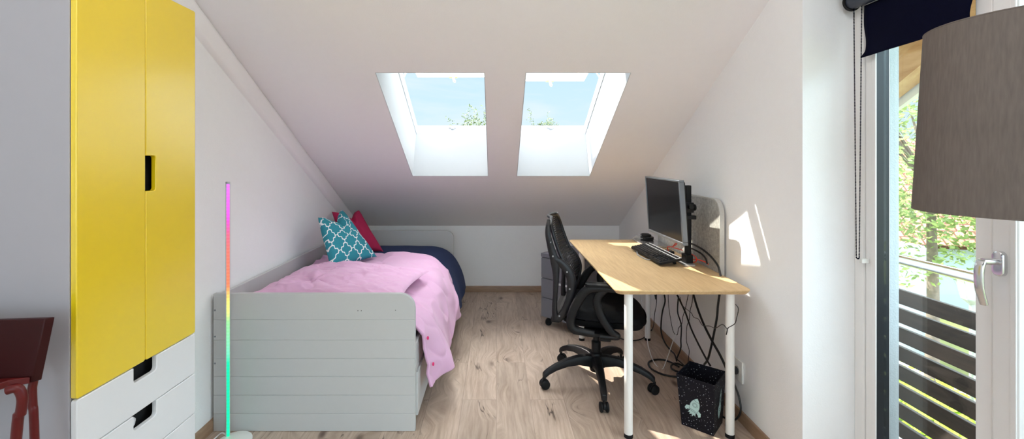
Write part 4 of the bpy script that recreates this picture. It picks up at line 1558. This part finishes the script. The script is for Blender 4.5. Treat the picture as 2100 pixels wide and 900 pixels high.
def bprof(t_):
    s = t_ * (len(BP) - 1)
    i = min(int(s), len(BP) - 2)
    k_ = s - i
    p = [BP[max(0, min(len(BP) - 1, j))] for j in (i - 1, i, i + 1, i + 2)]
    return tuple(.5 * (2 * p[1][n] + (p[2][n] - p[0][n]) * k_ + (2 * p[0][n] - 5 * p[1][n] + 4 * p[2][n] - p[3][n]) * k_ * k_ + (3 * p[1][n] - p[0][n] - 3 * p[2][n] + p[3][n]) * k_ ** 3) for n in (0, 1))


def bhalf(t_):
    w_ = .20 + .015 * math.sin(PI * min(1, t_ * 1.6))
    if t_ > .82:
        w_ *= math.sqrt(max(0.0, 1 - ((t_ - .82) / .20) ** 2.6))
    return w_


def bsurf(u, v):
    a, z = bprof(v)
    s = 2 * u - 1
    l = s * bhalf(v)
    a -= .030 * (1 - s * s) - .004
    return C(a, l, z)


m = MB()
m.grid(bsurf, 26, 52)
m.build('back_mesh', 'backmesh', oc, angle=80)
rim_ = [bsurf(0, i / 40) for i in range(41)] + [bsurf(j / 20, 1) for j in range(1, 20)] + [bsurf(1, 1 - i / 40) for i in range(41)] + [bsurf(1 - j / 20, 0) for j in range(1, 21)]
MB().tube(rim_, .011, seg=10, smooth=1).build('back_rim', 'blackgloss', oc, angle=80)
for s_ in (-1, 1):
    l = s_ * .222
    m = MB()
    rear = [(-.262, 1.0), (-.262, .93), (-.243, .84), (-.222, .765), (-.216, .68), (-.220, .58), (-.224, .50), (-.218, .435)]
    rw = [.010, .016, .021, .026, .018, .014, .015, .020]
    m.tube([C(a, l * (1 if z < .95 else .86), z) for a, z in rear], rw, seg=12, flat=.012, up=tuple(OM.to_3x3() @ Vector((0, 1, 0))))
    frn = [(-.222, .780), (-.180, .755), (-.142, .705), (-.130, .640), (-.140, .560), (-.168, .490), (-.205, .438)]
    fw = [.020, .022, .024, .024, .023, .021, .022]
    m.tube([C(a, l, z) for a, z in frn], fw, seg=12, flat=.012, up=tuple(OM.to_3x3() @ Vector((0, 1, 0))))
    bf = m.build('back_frame', 'blackgloss', oc, angle=50)
    for (a, z) in ((-.232, .80), (-.152, .715), (-.137, .62), (-.195, .463), (-.246, .88)):
        MB().cyl(C(a, l + s_ * .0115, z), C(a, l + s_ * .0132, z), .005, seg=12).build('screw', 'cablegrey', bf)
m = MB()
m.box(-.235, .0, -.05, .05, .385, .42, OM)
m.box(-.245, -.195, -.225, .225, .42, .450, OM)
m.build('back_bracket', 'black', oc, bevel=.006)

# loop armrests
for s_ in (-1, 1):
    l = s_ * .268
    upv = tuple(OM.to_3x3() @ Vector((0, 1, 0)))
    m = MB()
    rear = [(.20, .640), (.10, .645), (.0, .642), (-.045, .625), (-.085, .57), (-.118, .50), (-.128, .44), (-.110, .408), (-.06, .398), (.0, .392)]
    rw = [.016, .018, .020, .024, .026, .025, .024, .022, .018, .016]
    m.tube([C(a, l, z) for a, z in rear], rw, seg=14, flat=.021, up=upv)
    frn = [(.060, .640), (.020, .600), (.018, .545), (.048, .475), (.092, .412), (.125, .392), (.10, .384), (.03, .384)]
    fw = [.018, .022, .022, .021, .019, .016, .013, .012]
    m.tube([C(a, l, z) for a, z in frn], fw, seg=14, flat=.020, up=upv)
    m.box(-.06, .10, min(l, s_ * .06), max(l, s_ * .06), .378, .393, OM)
    ar = m.build('armrest', 'black', oc, angle=60)
    p_ = MB()
    p_.loft([[C(a, l + b, z) for a, b in rrect(-.050 + i_, .205 - i_, -.030 + i_, .030 - i_, .025)] for i_, z in ((.004, .655), (0, .660), (.001, .668), (.010, .673))])
    p_.build('arm_pad', 'blackmatt', ar, angle=40)

# ------------------------------------------------------------------ floor lamp on the right
LC = Vector((1.1285, .956, 0))
fl_ = thing('floor_lamp', 'floor lamp with large tapered brown linen drum shade beside the balcony door', 'lamp', tuple(LC))
zb_, zt2 = 1.231, 1.632
rb_, rt_ = .190, .170
m = MB()
prof = [(rb_ - .004, zb_ + .001), (rb_, zb_), (rb_ - .0002, zb_ + .01)] + [(rb_ + (rt_ - rb_) * t_, zb_ + (zt2 - zb_) * t_) for t_ in (.1, .3, .5, .7, .9)] + [(rt_, zt2), (rt_ - .004, zt2 - .001)]
inner = [(rt_ - .004 + (rb_ - rt_) * t_, zt2 - (zt2 - zb_) * t_) for t_ in (.1, .3, .5, .7, .9)] + [(rb_ - .004, zb_ + .001)]
m.lathe(prof + inner, LC, 96)
sh = m.build('lamp_shade', 'shade', fl_, angle=50, weld=True)
for r_, z in ((rb_ - .001, zb_), (rt_ - .001, zt2)):
    MB().tube([LC + Vector((r_ * math.cos(2 * PI * i / 72), r_ * math.sin(2 * PI * i / 72), z)) for i in range(73)], .0018, seg=6, smooth=1).build('rim', 'shade', sh)
m = MB()
for i in range(3):
    a = 2 * PI * i / 3 + .4
    m.tube([LC + Vector((0, 0, 1.56)), LC + Vector(((rt_ - .006) * math.cos(a), (rt_ - .006) * math.sin(a), zt2 - .006))], .0022, seg=6)
m.build('spider', 'steel', sh)
MB().cyl(LC + Vector((0, 0, .02)), LC + Vector((0, 0, 1.50)), .010, seg=20).build('pole', 'steel', fl_)
MB().lathe([(0, 0), (.13, 0), (.132, .006), (.12, .018), (.02, .024), (0, .024)], LC, 48).build('base', 'steel', fl_)
bu = MB().lathe([(0, 1.50), (.018, 1.50), (.018, 1.54), (.016, 1.545), (.030, 1.58), (.030, 1.60), (.018, 1.625), (0, 1.63)], LC, 24).build('bulb', 'milk', fl_)

# unseen glowing globe added under the ceiling as fill light
pn = thing('fill_globe', 'unseen white globe added under the ceiling as fill light', 'lamp', (.1, .45, 2.40))
MB().lathe([(.001, 0)] + [(.17 * math.sin(PI * i / 24), .17 - .17 * math.cos(PI * i / 24)) for i in range(1, 24)] + [(.001, .34)], (.1, .45, 2.40), 40).build('globe', 'globe', pn, angle=60)
MB().cyl((.1, .45, 2.738), (.1, .45, 2.972), .005, seg=10).build('cord', 'cablewhite', pn)
MB().lathe([(0, 0), (.05, 0), (.055, .02), (.04, .035), (0, .035)], (.1, .45, 2.955), 24).build('canopy', 'legwhite', pn)

# ------------------------------------------------------------------ outside
ex_r = sroot('exterior_roof')
E0, E1 = 1.66, 2.50
MB().prism([(E0, y, zc(y) + .16) for y in (.5, 6)] + [(E0, y, zc(y) + .30) for y in (6, .5)], (E1 - E0 + .1, 0, 0)).build('soffit', 'rafter', ex_r, angle=0)
MB().prism([(2.36, y, zc(y) + .02) for y in (.5, 6)] + [(2.36, y, zc(y) + .165) for y in (6, .5)], (.12, 0, 0)).build('rafter', 'rafter', ex_r, angle=0)
MB().prism([(2.50, y, zc(y) - .02) for y in (.5, 6)] + [(2.50, y, zc(y) + .30) for y in (6, .5)], (.03, 0, 0)).build('fascia', 'fascia', ex_r, angle=0)
MB().box(1.657, 2.02, -.8, 5, -.12, -.03).build('exterior_floor', 'paving', kind='structure')

XRAIL = 1.95
rl = thing('balcony_railing', 'balcony railing of dark horizontal boards under a round steel handrail', 'railing', (XRAIL, 2.0, -.03))
MB().cyl((XRAIL + .015, .1, .862), (XRAIL + .015, 5.2, .862), .0225, seg=24).build('handrail', 'steel', rl)
for k_ in range(9):
    z1 = .724 - .0915 * k_
    MB().box(XRAIL - .01, XRAIL + .012, .1, 5.2, z1 - .070, z1).build('slat', 'slat', rl, bevel=.003)
for y in (.4, 2.9, 4.2):
    MB().box(XRAIL + .013, XRAIL + .05, y - .02, y + .02, -.03, .845).build('post', 'steel', rl, bevel=.003)

GZ = -2.8
MB().box(1.7, 60, -20, 60, GZ - .2, GZ).build('exterior_ground', 'grass', kind='structure')
MB().box(-60, 1.7, 5.2, 60, GZ - .2, GZ).build('exterior_lawn', 'grass', kind='structure')
MB().box(6.9, 8.8, -2, 30, GZ, GZ + .03).build('exterior_path', 'paving', kind='structure')


def leafcloud(m, c, rad, n, size, seed, shell=.45):
    rnd = random.Random(seed)
    for i in range(n):
        while True:
            p = Vector((rnd.uniform(-1, 1), rnd.uniform(-1, 1), rnd.uniform(-1, 1)))
            if shell < p.length < 1:
                break
        k_ = 1 + .30 * noise.noise(p * 2.4 + Vector((seed, 0, 0)))
        q = Vector(c) + Vector((p.x * rad[0], p.y * rad[1], p.z * rad[2])) * k_
        a = Vector((rnd.gauss(0, 1), rnd.gauss(0, 1), rnd.gauss(0, 1))).normalized()
        b = a.orthogonal().normalized()
        s = size * rnd.uniform(.6, 1.3)
        m.face([m.v(q - a * s), m.v(q + b * s * .45), m.v(q + a * s), m.v(q - b * s * .45)])


def tree(name, label, base, height, crown_c, rad, n, leaf, seed, mat='leaf', tr=.09, group='trees seen through the windows', sprigs=0):
    t_ = thing(name, label, 'tree', base, 0, group)
    b = Vector(base)
    top = Vector(crown_c)
    m = MB()
    m.tube([b, b + (top - b) * .4 + Vector((.05, .02, 0)), b + (top - b) * .75, top + Vector((0, 0, rad[2] * .5))], [tr, tr * .8, tr * .6, tr * .2], seg=12)
    rnd = random.Random(seed)
    tk = m.build('trunk', 'bark', t_)
    m = MB()
    tips = []
    for i in range(14):
        a = rnd.uniform(0, 2 * PI)
        h = rnd.uniform(.45, 1.0)
        s = b + (top - b) * (.55 + .4 * h) + Vector((0, 0, 0))
        e = top + Vector((math.cos(a) * rad[0] * .85, math.sin(a) * rad[1] * .85, rad[2] * rnd.uniform(-.3, 1.0)))
        m.tube([s, (s + e) / 2 + Vector((0, 0, .1)), e], [tr * .35, tr * .2, tr * .06], seg=6, smooth=3)
        tips.append(e)
    m.build('branches', 'bark', t_)
    m = MB()
    leafcloud(m, crown_c, rad, n, leaf, seed)
    for i in range(sprigs):
        a = rnd.uniform(0, 2 * PI)
        rr_ = rnd.uniform(.1, .9)
        s = top + Vector((math.cos(a) * rad[0] * rr_, math.sin(a) * rad[1] * rr_, rad[2] * .75))
        e = s + Vector((rnd.uniform(-.25, .25), rnd.uniform(-.2, .2), rnd.uniform(.25, .6)))
        for q in range(26):
            c_ = s.lerp(e, rnd.random()) + Vector((rnd.gauss(0, .035), rnd.gauss(0, .035), rnd.gauss(0, .035)))
            d_ = Vector((rnd.gauss(0, 1), rnd.gauss(0, 1), rnd.gauss(0, 1))).normalized()
            o_ = d_.orthogonal().normalized()
            sz = leaf * rnd.uniform(.6, 1.1)
            m.face([m.v(c_ - d_ * sz), m.v(c_ + o_ * sz * .45), m.v(c_ + d_ * sz), m.v(c_ - o_ * sz * .45)])
    m.build('crown', mat, t_, angle=0, recalc=False)
    return t_


tree('tree', 'pale green birch like tree right outside the balcony door', (7.55, 7.9, GZ), 6, (7.55, 7.9, 1.55), (1.75, 1.5, 2.15), 9500, .060, 11, 'leaf', .11)
tree('tree', 'leafy tree top with upright sprigs in the left skylight', (-.60, 12, GZ), 5, (-.62, 12, 1.65), (.62, .6, .78), 3800, .036, 5, 'leafsky', .09, sprigs=9)
tree('tree', 'low round tree top in the right skylight', (1.70, 15, GZ), 5, (1.66, 15, 1.98), (.60, .6, .70), 4500, .036, 8, 'leafsky', .09, sprigs=4)

# clipped hedge strips below the balcony
rnd = random.Random(4)
hg = MB()
for k_ in range(9000):
    x = rnd.uniform(5.2, 6.5)
    y = rnd.uniform(4.2, 8.6)
    z = GZ + rnd.uniform(.1, 1.0)
    a = Vector((rnd.gauss(0, 1), rnd.gauss(0, 1), rnd.gauss(0, 1))).normalized()
    b = a.orthogonal().normalized()
    s = .06
    q = Vector((x, y, z))
    hg.face([hg.v(q - a * s), hg.v(q + b * s * .5), hg.v(q + a * s), hg.v(q - b * s * .5)])
tag(hg.build('hedge', 'hedge', angle=0, recalc=False), 'bright yellow green hedge below the balcony boards', 'hedge', kind='stuff')

# neighbour's house with the red tiled roof
hs = thing('neighbour_house', 'neighbour house with red tiled roof behind the tree', 'house', (15, 15, GZ))
m = MB()
lay = m.bm.loops.layers.uv.new('UVMap')
ra_, rb2 = Vector((8.2, 13.5, -.95)), Vector((24, 9.0, -.95))
rc_, rd_ = rb2 + Vector((1.3, 4.2, 3.1)), ra_ + Vector((1.3, 4.2, 3.1))
vs = [m.v(p) for p in (ra_, rb2, rc_, rd_)]
f_ = m.bm.faces.new(vs)
for l_, q in zip(f_.loops, ((0, 0), (16.4, 0), (16.4, 5.4), (0, 5.4))):
    l_[lay].uv = q
m.build('roof', 'rooftile', hs, angle=0, solid=.12, recalc=False)
m = MB()
ins = Vector((.35, .6, 0))
m.prism([(ra_.x + .4, ra_.y + .5, GZ), (rb2.x - .2, rb2.y + .5, GZ), (rb2.x + 1.2, rb2.y + 4, GZ), (ra_.x + 1.5, ra_.y + 4, GZ)], (0, 0, 1.95))
m.build('wall', 'housewall', hs, angle=0)
ga = MB().box(7.0, 9.1, 9.6, 11.6, GZ, -.45)
tag(ga.build('garage', 'housewall', bevel=.02), 'pale blue flat roofed garage below the handrail', 'garage')
fn = MB().box(9.3, 11.6, 8.7, 8.8, GZ, -1.0)
tag(fn.build('garden_screen', 'violet', bevel=.01), 'violet grey garden screen wall beside the tree trunk', 'screen')

# lantern on a post
ln_ = thing('garden_lantern', 'white glazed hexagonal lantern on a post beyond the balcony boards', 'lantern', (6.80, 6.5, GZ))
lc = Vector((6.80, 6.5, 0))


def hexr(r_, z):
    return [lc + Vector((r_ * math.cos(PI / 3 * i + .3), r_ * math.sin(PI / 3 * i + .3), z)) for i in range(6)]


MB().loft([hexr(.11, -.62), hexr(.165, -.36)]).build('glass_body', 'milk', ln_, angle=0)
m = MB()
m.loft([hexr(.20, -.355), hexr(.19, -.34), hexr(.06, -.26), hexr(.03, -.25)])
m.loft([hexr(.04, -.70), hexr(.12, -.63), hexr(.12, -.622)])
for a, b in zip(hexr(.112, -.625), hexr(.168, -.355)):
    m.tube([a, b], .008, seg=5)
m.build('lantern_frame', 'lanternmetal', ln_, angle=20)
MB().cyl((lc.x, lc.y, GZ), (lc.x, lc.y, -.70), .035, seg=16).build('post', 'lanternmetal', ln_)

# ------------------------------------------------------------------ world, sun, camera
wd = bpy.data.worlds.new('sky')
sc.world = wd
wd.use_nodes = True
nt = wd.node_tree
nt.nodes.clear()
out_ = nd(nt, 'ShaderNodeOutputWorld')
tc = nd(nt, 'ShaderNodeTexCoord').outputs['Generated']
sp = nd(nt, 'ShaderNodeSeparateXYZ', {0: tc})
elev = nd(nt, 'ShaderNodeMapRange', {0: sp.outputs[2], 1: -.05, 2: .6, 3: 0, 4: 1}).outputs[0]
blue = ramp(nt, elev, [(0, (.80, .93, 1.0)), (.25, (.66, .88, 1.0)), (.6, (.50, .80, 1.0)), (1, (.42, .72, 1.0))])
cv = nd(nt, 'ShaderNodeVectorMath', {0: tc, 1: (3, 3, 11)}, operation='MULTIPLY').outputs[0]
cn = nd(nt, 'ShaderNodeTexNoise', {'Vector': cv, 'Scale': 1.2, 'Detail': 5, 'Roughness': .6, 'Distortion': .4}).outputs[0]
cl_ = nd(nt, 'ShaderNodeMapRange', {0: cn, 1: .50, 2: .80, 3: 0, 4: .7}).outputs[0]
skyc = mixc(nt, cl_, blue, (.95, .98, 1.0))
# slight zenith rise; bright patches added outside the view as fill light
sunv = Vector((-1, .677, 1.39)).normalized()
dotp = nd(nt, 'ShaderNodeVectorMath', {0: tc, 1: tuple(sunv)}, operation='DOT_PRODUCT').outputs['Value']
glow = nd(nt, 'ShaderNodeMapRange', {0: dotp, 1: .84, 2: .97, 3: 0, 4: 1}, interpolation_type='SMOOTHSTEP').outputs[0]
zen = nd(nt, 'ShaderNodeMapRange', {0: sp.outputs[2], 1: .24, 2: .62, 3: 0, 4: 1}, interpolation_type='SMOOTHSTEP').outputs[0]
fill_lobe_v = Vector((.05, .18, .95)).normalized()
dotc = nd(nt, 'ShaderNodeVectorMath', {0: tc, 1: tuple(fill_lobe_v)}, operation='DOT_PRODUCT').outputs['Value']
cloud = nd(nt, 'ShaderNodeMapRange', {0: dotc, 1: .93, 2: .985, 3: 0, 4: 1}, interpolation_type='SMOOTHSTEP').outputs[0]
bright_mask = mth(nt, 'MAXIMUM', zen, mth(nt, 'MAXIMUM', glow, cloud))
skyc = mixc(nt, bright_mask, skyc, (.96, .98, 1.0))
SKY, ZEN, GLOW, REAR, EAST, FILL_LOBE = .56, .1, 6.5, 1.75, 6.0, 8.5
east = nd(nt, 'ShaderNodeMapRange', {0: sp.outputs[0], 1: .35, 2: .8, 3: 0, 4: EAST}, interpolation_type='SMOOTHSTEP').outputs[0]
east = mth(nt, 'MULTIPLY', east, nd(nt, 'ShaderNodeMapRange', {0: sp.outputs[2], 1: .10, 2: .35, 3: 0, 4: 1}, interpolation_type='SMOOTHSTEP').outputs[0])
rear = nd(nt, 'ShaderNodeMapRange', {0: sp.outputs[1], 1: -.1, 2: -.6, 3: 0, 4: REAR}, interpolation_type='SMOOTHSTEP').outputs[0]
rear = mth(nt, 'MULTIPLY', rear, nd(nt, 'ShaderNodeMapRange', {0: sp.outputs[0], 1: .3, 2: .65, 3: 1, 4: .25}, interpolation_type='SMOOTHSTEP').outputs[0])
stg = mth(nt, 'ADD', mth(nt, 'MULTIPLY_ADD', zen, ZEN, SKY), mth(nt, 'MULTIPLY_ADD', glow, GLOW, rear))
stg = mth(nt, 'ADD', stg, mth(nt, 'MULTIPLY_ADD', cloud, FILL_LOBE, east))
bg = nd(nt, 'ShaderNodeBackground', {'Color': skyc, 'Strength': stg})
nt.links.new(bg.outputs[0], out_.inputs[0])

sd = bpy.data.lights.new('sun', 'SUN')
sd.energy = 6
sd.angle = R(.53)
sd.color = (1, .93, .82)
so_ = bpy.data.objects.new('sun', sd)
COL.objects.link(so_)
so_.rotation_euler = Vector((1, -.677, -1.39)).to_track_quat('-Z', 'Y').to_euler()

cd = bpy.data.cameras.new('camera')
cd.sensor_width = 36
cd.lens = 36 * F / 2100
cd.shift_x = (1050 - CX) / 2100
cd.shift_y = -(450 - CY) / 2100
cd.clip_start = .05
cam = bpy.data.objects.new('camera', cd)
COL.objects.link(cam)
cam.location = (0, 0, CZ)
cam.rotation_euler = (PI / 2, 0, 0)
sc.camera = cam

sc.view_settings.view_transform = 'Standard'
sc.view_settings.look = 'None'
sc.view_settings.gamma = 1
sc.view_settings.use_curve_mapping = False
sc.view_settings.exposure = 0.88
sc.cycles.max_bounces = 14
sc.cycles.diffuse_bounces = 8
sc.cycles.glossy_bounces = 5
sc.cycles.transparent_max_bounces = 12
sc.cycles.use_denoising = True
sc.cycles.sample_clamp_indirect = 8
